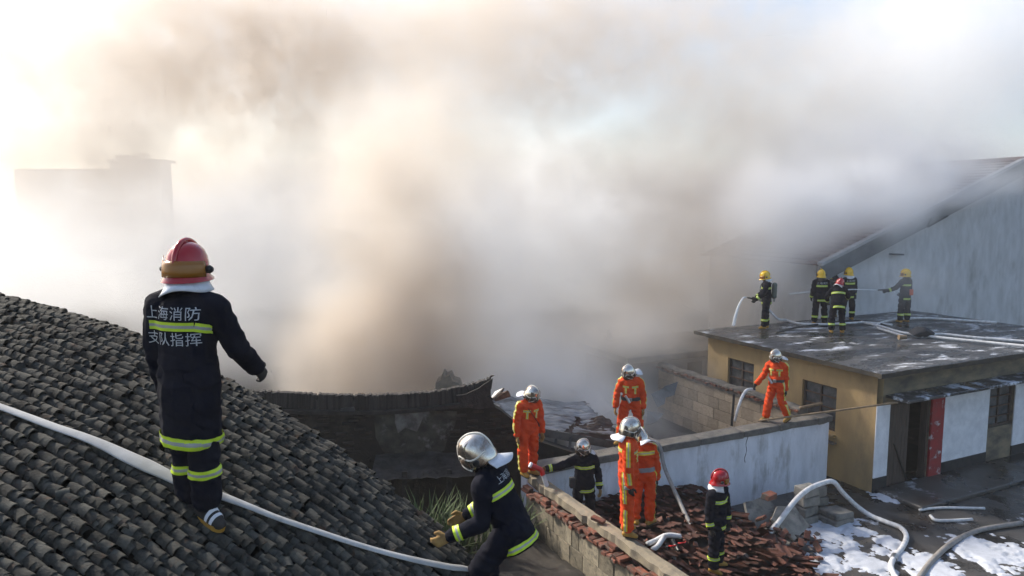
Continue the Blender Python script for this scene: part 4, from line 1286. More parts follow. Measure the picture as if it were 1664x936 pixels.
def bone_labels(pts, bones):
    """index of the nearest bone for each point"""
    D = []
    for (a, b_, r) in bones.values():
        a, b_ = np.array(a), np.array(b_)
        ab = b_ - a
        t = np.clip(((pts - a) @ ab) / max(ab @ ab, 1e-9), 0, 1)
        D.append(np.linalg.norm(pts - (a + t[:, None] * ab), axis=1) / r)
    return np.argmin(np.array(D), axis=0)
def tape(name, cloth, bones, which, planes, mid, parent, mats, lift=0.006, extra=None):
    """reflective tape cut out of the cloth's own surface; mid = (point, axis, half width): the silver line between the two coloured ones"""
    bm = bmesh.new(); bm.from_mesh(cloth)
    bm.faces.ensure_lookup_table()
    cen = np.array([f.calc_center_median() for f in bm.faces])
    lab = bone_labels(cen, bones)
    names = list(bones)
    ok = np.isin(lab, [names.index(b_) for b_ in which])
    for co, no in planes:                      # quick rejection with a margin
        ok &= ((cen - np.array(co)) @ np.array(no)) < 0.05
    kill = [f for f, k in zip(bm.faces, ok) if not k]
    bmesh.ops.delete(bm, geom=kill, context='FACES')
    if not bm.faces:
        bm.free(); return None
    for co, no in planes:
        bmesh.ops.bisect_plane(bm, geom=bm.verts[:] + bm.edges[:] + bm.faces[:], dist=1e-5, plane_co=co, plane_no=no, clear_outer=True)
    if mid:
        p, ax, hw = mid
        for s in (-1, 1):
            bmesh.ops.bisect_plane(bm, geom=bm.verts[:] + bm.edges[:] + bm.faces[:], dist=1e-5, plane_co=V(p) + V(ax) * hw * s, plane_no=ax)
    if not bm.faces:
        bm.free(); return None
    bm.normal_update()
    for v in bm.verts: v.co += v.normal * lift
    for f in bm.faces:
        f.smooth = True
        if mid: f.material_index = 1 if abs((f.calc_center_median() - V(mid[0])).dot(V(mid[1]))) < mid[2] else 0
    return obj(name, bm, list(mats), parent)
def glove(name, wrist, d, palm, m, parent, curl=0.5, voxel=0.008, thumb_side=1, sc_=1.0):
    """a hand: palm, four fingers of unequal length bent at the knuckles, thumb from the side of the palm"""
    d = V(d).normalized(); palm = V(palm); palm = (palm - d * palm.dot(d)).normalized()
    s = d.cross(palm) * thumb_side                # towards the thumb
    bm = bmesh.new()
    w_ = V(wrist)
    capsule(bm, w_ - d * 0.05, w_ + d * 0.01, 0.04 * sc_, 0.034 * sc_, s, 0.85)
    capsule(bm, w_ + d * 0.01, w_ + d * 0.075 * sc_, 0.036 * sc_, 0.044 * sc_, s, 0.42)
    for k, (off, ln) in enumerate(((0.031, 0.074), (0.0105, 0.083), (-0.0105, 0.077), (-0.031, 0.06))):
        p = w_ + d * (0.088 - 0.005 * abs(k - 1)) * sc_ + s * off * sc_
        dr = (d + s * off * 1.2).normalized()
        r = 0.0125 * sc_
        cu = curl * (0.85 + 0.12 * k)
        for j, fr in enumerate((0.45, 0.32, 0.23)):
            ang = cu * (0.9, 1.1, 0.8)[j]
            dr = (dr * math.cos(ang) + palm * math.sin(ang)).normalized() if j == 0 else (Matrix.Rotation(ang, 3, dr.cross(palm if abs(dr.dot(palm)) < .95 else -d).normalized()) @ dr).normalized()
            q = p + dr * ln * fr * sc_
            capsule(bm, p, q, r, r * 0.9, None, 1.0, 8)
            p, r = q, r * 0.9
    t0 = w_ + d * 0.03 * sc_ + s * 0.034 * sc_
    t1 = t0 + (d * 0.55 + s * 0.65 + palm * 0.35 * (0.4 + curl)).normalized() * 0.04 * sc_
    t2 = t1 + (d * 0.85 + s * (0.25 - curl * 0.5) + palm * 0.6 * curl).normalized() * 0.034 * sc_
    capsule(bm, t0, t1, 0.0165 * sc_, 0.0145 * sc_, None, 1, 8); capsule(bm, t1, t2, 0.0145 * sc_, 0.012 * sc_, None, 1, 8)
    me = fuse(bm, voxel, 1)
    return obj(name, me, m, parent, smooth=True)
def boot(ankle, fdir, m, parent, voxel=0.012, shaft=0.2, toe=0.185, sole_m='sole', sole_h=0.02, stripes=False):
    """boot with shaft, heel, instep and toe; sole as a sub-part"""
    f = V(fdir).normalized()
    up = UP if abs(f.z) < .9 else V((0, 1, 0))
    s = f.cross(up).normalized(); n_ = s.cross(f)
    a = V(ankle)
    g0 = a - n_ * 0.088
    bm = bmesh.new()
    capsule(bm, a + UP * shaft, a, 0.066, 0.056, s, 1.0)
    capsule(bm, g0 - f * 0.05 + n_ * 0.045, g0 + f * 0.06 + n_ * 0.05, 0.046, 0.05, s, 0.95)
    capsule(bm, a + f * 0.01 - n_ * 0.02, g0 + f * 0.11 + n_ * 0.045, 0.052, 0.045, s, 0.85)
    capsule(bm, g0 + f * 0.07 + n_ * 0.042, g0 + f * (toe - 0.05) + n_ * 0.036, 0.05, 0.042, s, 0.8)
    me = fuse(bm, voxel, 2)
    cut(me, [(g0 + n_ * 0.012, -n_)])
    b = obj('boot', me, m, parent, smooth=True)
    bm = bmesh.new()
    out = []
    for k in range(20):
        t = 2 * math.pi * k / 20
        yy = math.cos(t); xx = math.sin(t)
        w_ = 0.048 + 0.008 * yy - (0.006 if abs(yy) < .35 else 0)
        out.append(g0 + f * (0.05 + 0.118 * yy) + s * w_ * xx)
    prism(bm, out, n_ * sole_h)
    obj('sole', bm, M[sole_m], b)
    if stripes:
        for t in (0.055, 0.095):
            bm = bmesh.new(); bm.from_mesh(me)
            for co, no in ((g0 + f * (t + .011), f), (g0 + f * (t - .011), -f), (g0 + n_ * (sole_h + .004), -n_)):
                bmesh.ops.bisect_plane(bm, geom=bm.verts[:] + bm.edges[:] + bm.faces[:], dist=1e-5, plane_co=co, plane_no=no, clear_outer=True)
            bm.normal_update()
            for v in bm.verts: v.co += v.normal * .005
            obj('stripe', bm, M['white_paint'], b)
    return b
def part_lathe(bm, prof, a0, a1, n_, sx, sy, C, Rm, wave=None, thick=0.004):
    """shell swept round the head's upright axis between two angles (0 = front, + = towards the right)"""
    rows = []
    for k in range(n_ + 1):
        a = a0 + (a1 - a0) * k / n_
        row = []
        for r, z in prof:
            dz, dr = wave(k / n_, r, z) if wave else (0, 0)
            row.append(bm.verts.new(C + Rm @ V(((r + dr) * sx * math.sin(a), (r + dr) * sy * math.cos(a), z + dz))))
        rows.append(row)
    fs = []
    for a, b_ in zip(rows, rows[1:]):
        for j in range(len(prof) - 1): fs.append(bm.faces.new((a[j], a[j + 1], b_[j + 1], b_[j])))
    bmesh.ops.recalc_face_normals(bm, faces=fs)
    bmesh.ops.solidify(bm, geom=fs, thickness=thick)
def helmet(kind, C, Rm, parent, seed=0, cape='cape', flare=1.0, seg=28):
    """C = head centre, Rm = head axes (x right, y front, z up)"""
    def P(x, y, z): return C + Rm @ V((x, y, z))
    rnd = random.Random(seed)
    sx, sy = 0.118, 0.142
    if kind == 'chrome':
        bm = bmesh.new()
        prof = [(1.06, -.085), (1.08, -.05), (1.09, -.01), (1.09, .03), (1.04, .08), (.93, .125), (.74, .16), (.48, .183), (.22, .193), (.03, .196)]
        rings = []
        for r, z in prof:
            rings.append([bm.verts.new(P(r * sx * math.sin(2 * math.pi * k / seg), r * sy * math.cos(2 * math.pi * k / seg) - (0.012 if z < 0 else 0), z)) for k in range(seg)])
        for i in range(len(prof) - 1):
            for k in range(seg):
                a = 2 * math.pi * (k + .5) / seg
                if i < 3 and math.cos(a) > (0.50, 0.42, 0.35)[i]: continue
                bm.faces.new((rings[i][k], rings[i][(k + 1) % seg], rings[i + 1][(k + 1) % seg], rings[i + 1][k]))
        bm.faces.new(rings[-1])
        bmesh.ops.recalc_face_normals(bm, faces=bm.faces[:])
        bmesh.ops.delete(bm, geom=[v for v in bm.verts if not v.link_faces], context='VERTS')
        bmesh.ops.solidify(bm, geom=bm.faces[:], thickness=0.006)
        h = obj('helmet', bm, M['chrome'], parent, smooth=True)
        bm = bmesh.new()                            # raised pale ribs: over the crown and along both sides
        tube(bm, catmull([P(0, sy * 1.09, .02), P(0, sy * 1.03, .085), P(0, sy * .76, .160), P(0, sy * .3, .194), P(0, -sy * .2, .196), P(0, -sy * .74, .163), P(0, -sy * 1.04, .085), P(0, -sy * 1.1, .0)], 4), 0.009, seg=6)
        for s in (-1, 1):
            tube(bm, catmull([P(s * sx * .35, sy * 1.03, .035), P(s * sx * .62, sy * .86, .07), P(s * sx * .9, sy * .55, .035), P(s * sx * 1.06, sy * .2, .008), P(s * sx * 1.06, -sy * .3, .01), P(s * sx * .75, -sy * .82, .03)], 4), 0.0065, seg=6)
            tube(bm, catmull([P(s * sx * .45, sy * .98, .02), P(s * sx * .75, sy * .82, -.03), P(s * sx * .95, sy * .42, -.08)], 4), 0.006, seg=6)
        obj('rib', bm, M['trim'], h, smooth=True)
        for s in (-1, 1):
            bm = bmesh.new(); lathe(bm, [(0.001, 0), (.028, 0), (.03, .01), (.02, .016), (.001, .017)], 12)
            for v in bm.verts: v.co = P(s * (sx * 1.07 + v.co.z), v.co.x - .01, v.co.y - .03)
            obj('ear_disc', bm, M['black'], h)
        bm = bmesh.new(); part_lathe(bm, [(1.1, .045), (1.14, .0), (1.1, -.06)], R(-66), R(66), 16, sx, sy, C, Rm); obj('visor', bm, M['visor'], h, smooth=True)
        def wv(t, r, z): return (0.012 * math.sin(t * 9 + seed) * (1 if z < -.05 else 0) - 0.02 * abs(t - .5) * 2 * (z < -.05), 0.03 * math.sin(t * 7 + seed * 2) * (z < -.05))
        bm = bmesh.new(); part_lathe(bm, [(1.07, -.05), (1.28 * flare, -.07), (2.0 * flare, -.11)], R(128), R(232), 18, sx, sy, C, Rm, wv, 0.005); obj('neck_cape', bm, M[cape], h, smooth=True)
    else:
        mm = M['helmet_red'] if kind == 'red' else M['helmet_yellow']
        bm = bmesh.new()
        prof = [(1.0, -.01), (1.02, .02), (1.0, .06), (.93, .1), (.8, .135), (.6, .162), (.35, .178), (.12, .184), (.02, .185)]
        rings = [[bm.verts.new(P(r * sx * math.sin(2 * math.pi * k / seg), r * sy * math.cos(2 * math.pi * k / seg), z)) for k in range(seg)] for r, z in prof]
        brim = []
        for r, z in ((1.2, -.045), (1.22, -.055), (1.02, -.05)):
            row = []
            for k in range(seg):
                a = 2 * math.pi * k / seg; c = math.cos(a)
                ex = 0.22 * max(0, c) ** 2 if kind != 'red' else 0.1 * max(0, c)
                row.append(bm.verts.new(P((r) * sx * math.sin(a), (r + ex) * sy * c, z - 0.012 * max(0, -c) + 0.012 * max(0, c))))
            brim.append(row)
        for a, b_ in zip(brim[::-1] + rings, brim[::-1][1:] + rings[:1] + rings[1:] if False else (brim[::-1] + rings)[1:]):
            for k in range(seg): bm.faces.new((a[k], a[(k + 1) % seg], b_[(k + 1) % seg], b_[k]))
        bm.faces.new(rings[-1])
        bmesh.ops.recalc_face_normals(bm, faces=bm.faces[:])
        h = obj('helmet', bm, mm, parent); sharp(h, 50)
        bm = bmesh.new()
        tube(bm, catmull([P(0, sy * 1.02, .03), P(0, sy * .95, .1), P(0, sy * .6, .168), P(0, 0, .195), P(0, -sy * .6, .168), P(0, -sy * .95, .1), P(0, -sy * 1.02, .03)], 5), 0.017, seg=8)
        obj('crest', bm, mm, h, smooth=True)
        front = (R(-75), R(75))
        def vw(t, r, z): return (0.03 * max(0, .12 - t) / .12 * (z > .03), 0.1 * max(0, .12 - t) / .12 * (z > .03))
        if cape == 'commander': front = (R(262), R(98))
        bm = bmesh.new(); part_lathe(bm, [(1.16, -.03), (1.17, .0), (1.15, .04), (1.10, .068)], front[0], front[1], 22, sx, sy, C, Rm, vw, 0.004); obj('visor', bm, M['amber'], h, smooth=True)
        for s in ((1, -1)):
            bm = bmesh.new(); lathe(bm, [(0.001, 0), (.024, 0), (.026, .018), (.015, .034), (.001, .035)], 12)
            for v in bm.verts: v.co = P(s * (sx * 1.14 + v.co.z), v.co.x - .01, v.co.y + .015)
            obj('visor_knob', bm, M['black'], h)
        cm = M['cape'] if cape in ('cape', 'commander') else M[cape]
        def wv(t, r, z): return ((0.012 * math.sin(t * 11 + seed) - 0.025 * math.sin(t * 3.1 + 1.2 + seed)) * (z < -.07), 0.05 * math.sin(t * 8 + seed) * (z < -.07))
        bm = bmesh.new(); part_lathe(bm, [(.98, -.04), (1.05, -.075), (1.16 * flare, -.105), (1.32 * flare, -.135)], R(78), R(282), 26, sx, sy, C, Rm, wv, 0.005); obj('neck_cape', bm, cm, h, smooth=True)
    # chin strap
    bm = bmesh.new(); tube(bm, catmull([P(-.085, .02, -.02), P(-.08, .045, -.09), P(0, .06, -.135), P(.08, .045, -.09), P(.085, .02, -.02)], 4), 0.008, seg=5); obj('chin_strap', bm, M['black'], h)
    return h
def axes(f, T=UP):
    """3x3 with y = facing f, z as near T as can be"""
    T = V(T).normalized(); f = V(f)
    y = (f - T * f.dot(T)).normalized()
    x = y.cross(T).normalized()
    return Matrix((x, y, T)).transposed()
def person(label, pos, pose, kind='dark', helm='yellow', H=1.0, group=None, voxel=0.016, seed=1, glove_m='glove_dark', boot_m='boot', anchor='mid', cape='cape', coat=0.0, belt=None, flare=1.0, folds=0.024, tapes=True):
    """pos = ground point under the anchor foot; directions in pose are world directions. Returns (root, joints, cloth)"""
    k_ = H
    Lth, Lsh, Lto, Lua, Lfa = 0.43, 0.42, 0.50, 0.29, 0.26
    T = V(pose.get('T', (0, 0, 1))).normalized()
    pf = V((*pose['pel'], 0)).normalized(); tf_ = V((*pose.get('tor', pose['pel']), 0)).normalized()
    hf = V((*pose.get('head', pose.get('tor', pose['pel'])), 0)).normalized()
    Ap = axes(pf); At = axes(tf_, T)
    pel = V((0, 0, 0))
    J = {}
    for s, n_ in ((1, 'R'), (-1, 'L')):
        J['hip' + n_] = pel + Ap @ V((0.092 * s, 0, -0.02))
        a, b_ = pose['l' + n_]
        J['knee' + n_] = J['hip' + n_] + V(a).normalized() * Lth
        J['ank' + n_] = J['knee' + n_] + V(b_).normalized() * Lsh
        J['sho' + n_] = pel + T * (Lto - 0.08) + At @ V((0.182 * s, 0, 0))
        a, b_ = pose['a' + n_]
        J['elb' + n_] = J['sho' + n_] + V(a).normalized() * Lua
        J['wri' + n_] = J['elb' + n_] + V(b_).normalized() * Lfa
    J['pel'] = pel
    J['neck'] = pel + T * Lto
    hp = R(pose.get('nod', 0)); hr = R(pose.get('tilt', 0))
    Hup = (UP * 0.75 + T * 0.25).normalized()
    Rh = axes(hf, Hup) @ Matrix.Rotation(-hp, 3, 'X') @ Matrix.Rotation(hr, 3, 'Y')
    J['head'] = J['neck'] + (T * 0.035 + (Rh @ V((0, 0.3, 1))).normalized() * 0.085)
    lowest = min(J['ankR'].z, J['ankL'].z)
    if anchor == 'mid': sh = V(((J['ankR'].x + J['ankL'].x) / 2, (J['ankR'].y + J['ankL'].y) / 2, lowest - 0.088))
    elif anchor in 'RL': sh = J['ank' + anchor] - UP * 0.088
    else: sh = J[anchor].copy()
    for n_ in J: J[n_] = (J[n_] - sh) * k_
    root = thing('person', label, 'person', pos, group)
    def pt(t, x=0, y=0): return J['pel'] + (T * t + At @ V((x, y, 0))) * k_
    sd_t, sd_p = At.col[0].copy(), Ap.col[0].copy()
    # ---- body: head with face, neck, trunk and limbs in one skin
    bm = bmesh.new()
    C = J['head']
    def h3(x, y, z): return C + Rh @ (V((x, y, z)) * k_)
    capsule(bm, h3(0, -.012, .035), h3(0, .01, .03), .083 * k_, .08 * k_, Rh.col[0], 1.12)
    capsule(bm, h3(0, .03, -.03), h3(0, .05, -.088), .066 * k_, .036 * k_, Rh.col[0], 0.92)
    capsule(bm, h3(0, .088, .02), h3(0, .108, -.022), .011 * k_, .017 * k_)      # nose
    capsule(bm, h3(-.04, .08, .035), h3(.04, .08, .035), .018 * k_, .018 * k_)    # brow
    capsule(bm, h3(-.018, .088, -.055), h3(.018, .088, -.055), .011 * k_, .011 * k_)   # lips
    for s in (-1, 1):
        capsule(bm, h3(.082 * s, -.01, .015), h3(.078 * s, -.005, -.03), .017 * k_, .012 * k_)
        capsule(bm, h3(.045 * s, .066, -.012), h3(.05 * s, .05, -.03), .022 * k_, .02 * k_)
    capsule(bm, J['neck'] - T * 0.05 * k_, h3(0, -.01, -.05), .06 * k_, .055 * k_)
    capsule(bm, J['pel'], pt(0.18), .14 * k_, .13 * k_, sd_t, .7); capsule(bm, pt(0.18), pt(0.37), .13 * k_, .155 * k_, sd_t, .65)
    capsule(bm, J['shoR'], J['shoL'], .055 * k_, .055 * k_)
    for n_ in 'RL':
        capsule(bm, J['sho' + n_], J['elb' + n_], .05 * k_, .04 * k_); capsule(bm, J['elb' + n_], J['wri' + n_], .04 * k_, .03 * k_)
        capsule(bm, J['hip' + n_], J['knee' + n_], .075 * k_, .055 * k_); capsule(bm, J['knee' + n_], J['ank' + n_], .055 * k_, .04 * k_)
    body = obj('body', fuse(bm, 0.0105, 2), M['skin'], root, smooth=True)
    for s in (-1, 1):
        bm = bmesh.new(); blob(bm, h3(.032 * s, .083, .012), (.011 * k_,) * 3); obj('eye', bm, M['eye'], body, smooth=True)
    # ---- clothes
    cm = M['orange'] if kind == 'orange' else M['navy']
    bones = {'torso': (J['pel'], pt(0.42), .15), 'uaR': (J['shoR'], J['elbR'], .07), 'uaL': (J['shoL'], J['elbL'], .07), 'faR': (J['elbR'], J['wriR'], .06), 'faL': (J['elbL'], J['wriL'], .06)}
    legs = {'thR': (J['hipR'], J['kneeR'], .1), 'thL': (J['hipL'], J['kneeL'], .1), 'shR': (J['kneeR'], J['ankR'], .08), 'shL': (J['kneeL'], J['ankL'], .08)}
    def top(bm):
        capsule(bm, pt(-0.16 if kind != 'orange' else -0.02), pt(0.16), .188 * k_, .178 * k_, sd_t, .78)
        capsule(bm, pt(0.16), pt(0.37), .178 * k_, .19 * k_, sd_t, .74)
        capsule(bm, J['shoR'] - sd_t * .02 * k_, J['shoL'] + sd_t * .02 * k_, .088 * k_, .088 * k_, T, .95)
        capsule(bm, pt(0.43), pt(0.495, 0, .012), .1 * k_, .08 * k_, sd_t, .95)
        for n_ in 'RL': capsule(bm, pt(0.47, 0.05 * (1 if n_ == 'R' else -1)), J['sho' + n_], .07 * k_, .082 * k_)
        for n_ in 'RL':
            capsule(bm, J['sho' + n_], J['elb' + n_], .082 * k_, .068 * k_); capsule(bm, J['elb' + n_], J['wri' + n_], .069 * k_, .056 * k_)
        if coat: capsule(bm, pt(-0.1), J['pel'] - UP * coat * k_, .188 * k_, .182 * k_, sd_p * .5 + sd_t * .5, .84)
    def bottom(bm):
        capsule(bm, J['hipR'], J['hipL'], .128 * k_, .128 * k_, T, .95)
        capsule(bm, pt(-0.02), pt(0.1), .16 * k_, .165 * k_, sd_p, .78)
        for n_ in 'RL':
            capsule(bm, J['hip' + n_], J['knee' + n_], .112 * k_, .09 * k_); capsule(bm, J['knee' + n_], J['ank' + n_].lerp(J['knee' + n_], .12), .09 * k_, .085 * k_)
    cuts_arm = []
    if kind == 'orange':
        bm = bmesh.new(); top(bm); bottom(bm)
        suit = fuse(bm, voxel, 3); wrinkle(suit, folds, seed)
        bones.update(legs)
        cloth = suit; trs = suit
        obj('coverall', suit, cm, root, smooth=True)
    else:
        bm = bmesh.new(); top(bm)
        jk = fuse(bm, voxel, 3); wrinkle(jk, folds * .8, seed, 1.0, (J['pel'], T, At.col[1], .14 * k_, .48 * k_))
        if coat: cut(jk, [(J['pel'] - UP * (coat + 0.02) * k_, -UP)])
        else: cut(jk, [(pt(-0.2), -T)])
        obj('jacket', jk, cm, root, smooth=True)
        bm = bmesh.new(); bottom(bm)
        trs = fuse(bm, voxel, 3); wrinkle(trs, folds, seed + 4)
        obj('trousers', trs, cm, root, smooth=True)
        cloth = jk
    # standing collar
    bm = bmesh.new()
    def cw(t, r, z): return (0.0, 0.0)
    Rt = At
    part_lathe(bm, [(1.0, -.03), (.98, .03), (.93, .055)], R(14), R(346), 20, .085 * k_, .085 * k_, J['neck'] + At @ V((0, .012, 0)), Rt, None, .008)
    obj('collar', bm, cm, root, smooth=True)
    # boots, gloves
    for n_ in 'RL':
        f = V(pose.get('f' + n_, tuple(pf)))
        b = boot(J['ank' + n_], f, M['glove_dark' if coat else boot_m], root, 0.011, .14 if kind == 'orange' else .1, sole_m='boot' if coat else 'sole', sole_h=.034 if coat else .02, stripes=bool(coat))
        d_ = (J['wri' + n_] - J['elb' + n_]).normalized()
        hd = V(pose.get('h' + n_, tuple(d_)))
        inward = At @ V((-1 if n_ == 'R' else 1, 0.25, 0))
        pn = V(pose.get('p' + n_, tuple(inward)))
        ts = 1
        if (d_.cross(pn)).dot(tf_) < 0: ts = -1
        glove('glove', J['wri' + n_] + d_ * .025 * k_, hd, pn, M[glove_m], root, pose.get('c' + n_, 0.45), 0.008, ts, 1.08 * k_)
    helmet(helm, C + Rh @ V((0, -.005, .012)), Rh * (pose.get('hs', 1.0) * k_), root, seed, cape, flare)
    # ---- reflective tape
    bones_all = dict(bones); bones_t = dict(legs)
    if tapes and kind == 'dark':
        mt = (M['lime'], M['silver_tape'])
        hw = 0.028 * k_
        def ring(nm_, cl, bn, which, p, ax, half=hw, extra=()):
            ax = V(ax).normalized()
            tape('reflective_tape', cl, bn, which, [(p + ax * half, ax), (p - ax * half, -ax)] + list(extra), (p, ax, half * .3), root, mt)
        if tapes != 'commander':
            ring('t', cloth, bones, ['torso'], pt(0.30), T)
            ring('t', cloth, bones, ['torso'], pt(-0.155), T)
        for n_ in 'RL':
            ax = (J['wri' + n_] - J['elb' + n_])
            if tapes != 'commander': ring('t', cloth, bones, ['fa' + n_], J['elb' + n_] + ax * .78, ax)
            ax = (J['ank' + n_] - J['knee' + n_])
            ring('t', trs, bones_t, ['sh' + n_], J['knee' + n_] + ax * (.55 if tapes != 'commander' else .42), ax)
    if tapes and kind == 'orange':
        mt = (M['yellow_tape'], M['silver_tape'])
        for n_, s in (('R', 1), ('L', -1)):
            out = At @ V((s, 0, 0))
            for (a, b_, wh) in ((J['sho' + n_], J['elb' + n_], 'ua' + n_), (J['elb' + n_], J['wri' + n_], 'fa' + n_)):
                ax = (b_ - a).normalized(); o_ = (out - ax * out.dot(ax)).normalized(); w_ = ax.cross(o_)
                tape('reflective_tape', cloth, bones, [wh], [(a + w_ * .03, w_), (a - w_ * .03, -w_), (a + o_ * .01, -o_), (b_ - ax * .03, ax)], (a, w_, .008), root, mt)
            outp = Ap @ V((s, 0, 0))
            for (a, b_, wh) in ((J['hip' + n_], J['knee' + n_], 'th' + n_), (J['knee' + n_], J['ank' + n_], 'sh' + n_)):
                ax = (b_ - a).normalized(); o_ = (outp - ax * outp.dot(ax)).normalized(); w_ = ax.cross(o_)
                tape('reflective_tape', cloth, bones, [wh], [(a + w_ * .03, w_), (a - w_ * .03, -w_), (a + o_ * .01, -o_), (b_ - ax * .04, ax)], (a, w_, .008), root, mt)
            fr = At.col[1].copy(); xr = At.col[0].copy()
            c = pt(0.335, .095 * s)
            tape('reflective_tape', cloth, bones, ['torso', 'ua' + n_], [(c + T * .024, T), (c - T * .024, -T), (c + xr * .065, xr), (c - xr * .065, -xr), (c, -fr)], (c, T, .007), root, mt)
            c2 = pt(0.26, .095 * s)
            tape('reflective_tape', cloth, bones, ['torso'], [(c2 + T * .05, T), (c2 - T * .07, -T), (c2 + xr * .02, xr), (c2 - xr * .02, -xr), (c2, -fr)], (c2, xr, .006), root, mt)
            c3 = pt(0.37, .10 * s)
            tape('reflective_tape', cloth, bones, ['torso', 'ua' + n_], [(c3 + T * .03, T), (c3 - T * .03, -T), (c3 + xr * .09, xr), (c3 - xr * .09, -xr), (c3, fr)], (c3, T, .008), root, mt)
    if belt:
        bm = bmesh.new(); bm.from_mesh(cloth)
        p = pt(0.075)
        bm.free()
        tape('belt', cloth, bones, ['torso'] + (['thR', 'thL'] if kind == 'orange' else []), [(p + T * .035, T), (p - T * .035, -T)], None, root, (M[belt],), 0.014)
        bm = bmesh.new(); box(bm, (0, 0, 0), (.07, .02, .075), At, bevel=.006)
        o = obj('buckle', bm, M['metal'], root); o.location = pt(0.075, 0, .165)
    jw = {n_: V(pos) + J[n_] for n_ in J}
    jw['_At'] = At; jw['_T'] = T; jw['_pt'] = lambda t, x=0, y=0: V(pos) + pt(t, x, y)
    return root, jw, cloth, bones
def back_print(root, cloth, jw, lines, size, t0, dx=0.0, gap=1.0, shear=0.0, name='back_print'):
    """lettering laid on the back of a jacket: flat print wrapped to the cloth"""
    At, T = jw['_At'], jw['_T']
    base = V(root.location)
    bvh = BVHTree.FromPolygons([v.co.copy() for v in cloth.vertices], [tuple(p.vertices) for p in cloth.polygons])
    for i, (txt, tz) in enumerate(lines):
        cu = bpy.data.curves.new('txt', 'FONT'); cu.body = txt; cu.size = size; cu.align_x = 'CENTER'; cu.resolution_u = 2
        cu.space_character = gap
        to = bpy.data.objects.new('txt', cu); COL.objects.link(to)
        me = bpy.data.meshes.new_from_object(to.evaluated_get(bpy.context.evaluated_depsgraph_get()))
        bpy.data.objects.remove(to)
        bm = bmesh.new(); bm.from_mesh(me); bpy.data.meshes.remove(me)
        bmesh.ops.triangulate(bm, faces=bm.faces[:])
        for _ in range(5):
            long_ = [e for e in bm.edges if e.calc_length() > size * .2]
            if not long_: break
            bmesh.ops.subdivide_edges(bm, edges=long_, cuts=1); bmesh.ops.triangulate(bm, faces=bm.faces[:])
        fr = At.col[1]
        for v in bm.verts:
            o_ = jw['_pt'](tz, v.co.x + dx, 0) - base + T * (v.co.y + shear * v.co.x) - fr * 0.6
            hit = bvh.ray_cast(o_, fr)
            v.co = hit[0] - fr * 0.009 if hit[0] is not None else o_ + fr * 0.45
        bmesh.ops.recalc_face_normals(bm, faces=bm.faces[:])
        obj(name, bm, M['print'], root)

# ------------------------------------------------------------------ who stands where
D = (0, 0, -1)
# the commander on the tiles, back to the camera
foot = on_roof(338, 846, .068)
cmd, cj, ccl, cbn = person('largest figure, back to the camera on the grey tiles, long dark coat and red helmet', foot,
    dict(pel=(.3, .95), tor=(.10, 1), head=(.1, 1), T=(0.02, 0.0, 1), nod=2,
         aR=((.36, .16, -.9), (.16, .75, -.66)), aL=((-.16, .06, -1), (.06, .22, -1)),
         lR=((.0, -.03, -1), (0.0, 0.02, -1)), lL=((.04, .06, -1), (.02, 0.05, -1)), fR=(.86, -.42, -.34), fL=(-.3, .9, -.05), cR=.5, cL=.3),
    kind='dark', helm='red', voxel=0.0115, seed=3, anchor='R', cape='commander', coat=0.44, tapes='commander', folds=0.016)
b0 = V(cmd.location)
At, T = cj['_At'], cj['_T']
p = cj['_pt'](0.305) - b0
xr, fr = At.col[0].copy(), At.col[1].copy()
tape('reflective_tape', ccl, cbn, ['torso', 'uaL'], [(p + T * .027, T), (p - T * .027, -T), (p + xr * .105, xr), (p - xr * .2, -xr), (p, fr)], (p, T, .009), cmd, (M['lime'], M['silver_tape']), 0.008)
T2 = (T + xr * .28).normalized(); x2 = (xr - T * .28).normalized(); p2 = p - T * .0 + xr * .105
tape('reflective_tape', ccl, cbn, ['torso', 'uaR'], [(p2 + T2 * .027, T2), (p2 - T2 * .027, -T2), (p2 + x2 * .085, x2), (p2 + x2 * .0, -x2), (p, fr)], (p2, T2, .009), cmd, (M['lime'], M['silver_tape']), 0.009)
hem = cj['pel'] - b0 - UP * 0.415
axh = V((.12, 0, 1)).normalized()
tape('reflective_tape', ccl, cbn, list(cbn), [(hem + axh * .034, axh), (hem - axh * .034, -axh)], (hem, axh, .011), cmd, (M['lime'], M['silver_tape']), 0.012)
back_print(cmd, ccl, cj, [('上海消防', 0.352), ('支队指挥', 0.195)], 0.088, 0, dx=-0.035, gap=1.08)

# the crouching one at the eave
crouch_at = on_roof(790, 905)
cp_ = at_y(832, 851, 5.0)
crp, crj, crcl, crbn = person('large figure in front, bent forward in dark jacket and silver helmet with white neck flap', cp_,
    dict(pel=(-.93, .2), tor=(-.9, .35), head=(-1, .2), hs=.98, T=(-.42, .12, .88), nod=20,
         aR=((-.12, .1, -1), (-.85, -.1, -.42)), aL=((.0, -.16, -1), (-.9, -.12, -.36)),
         lR=((-.5, .1, -.85), (-.05, .1, -1)), lL=((-.62, -.1, -.8), (-.1, -.02, -1)), cR=.5, cL=.55),
    kind='dark', helm='chrome', voxel=0.0115, seed=5, anchor='pel', glove_m='glove', folds=0.017, flare=1.0, H=.89)
back_print(crp, crcl, crj, [('上海消防', 0.375)], 0.06, 0)

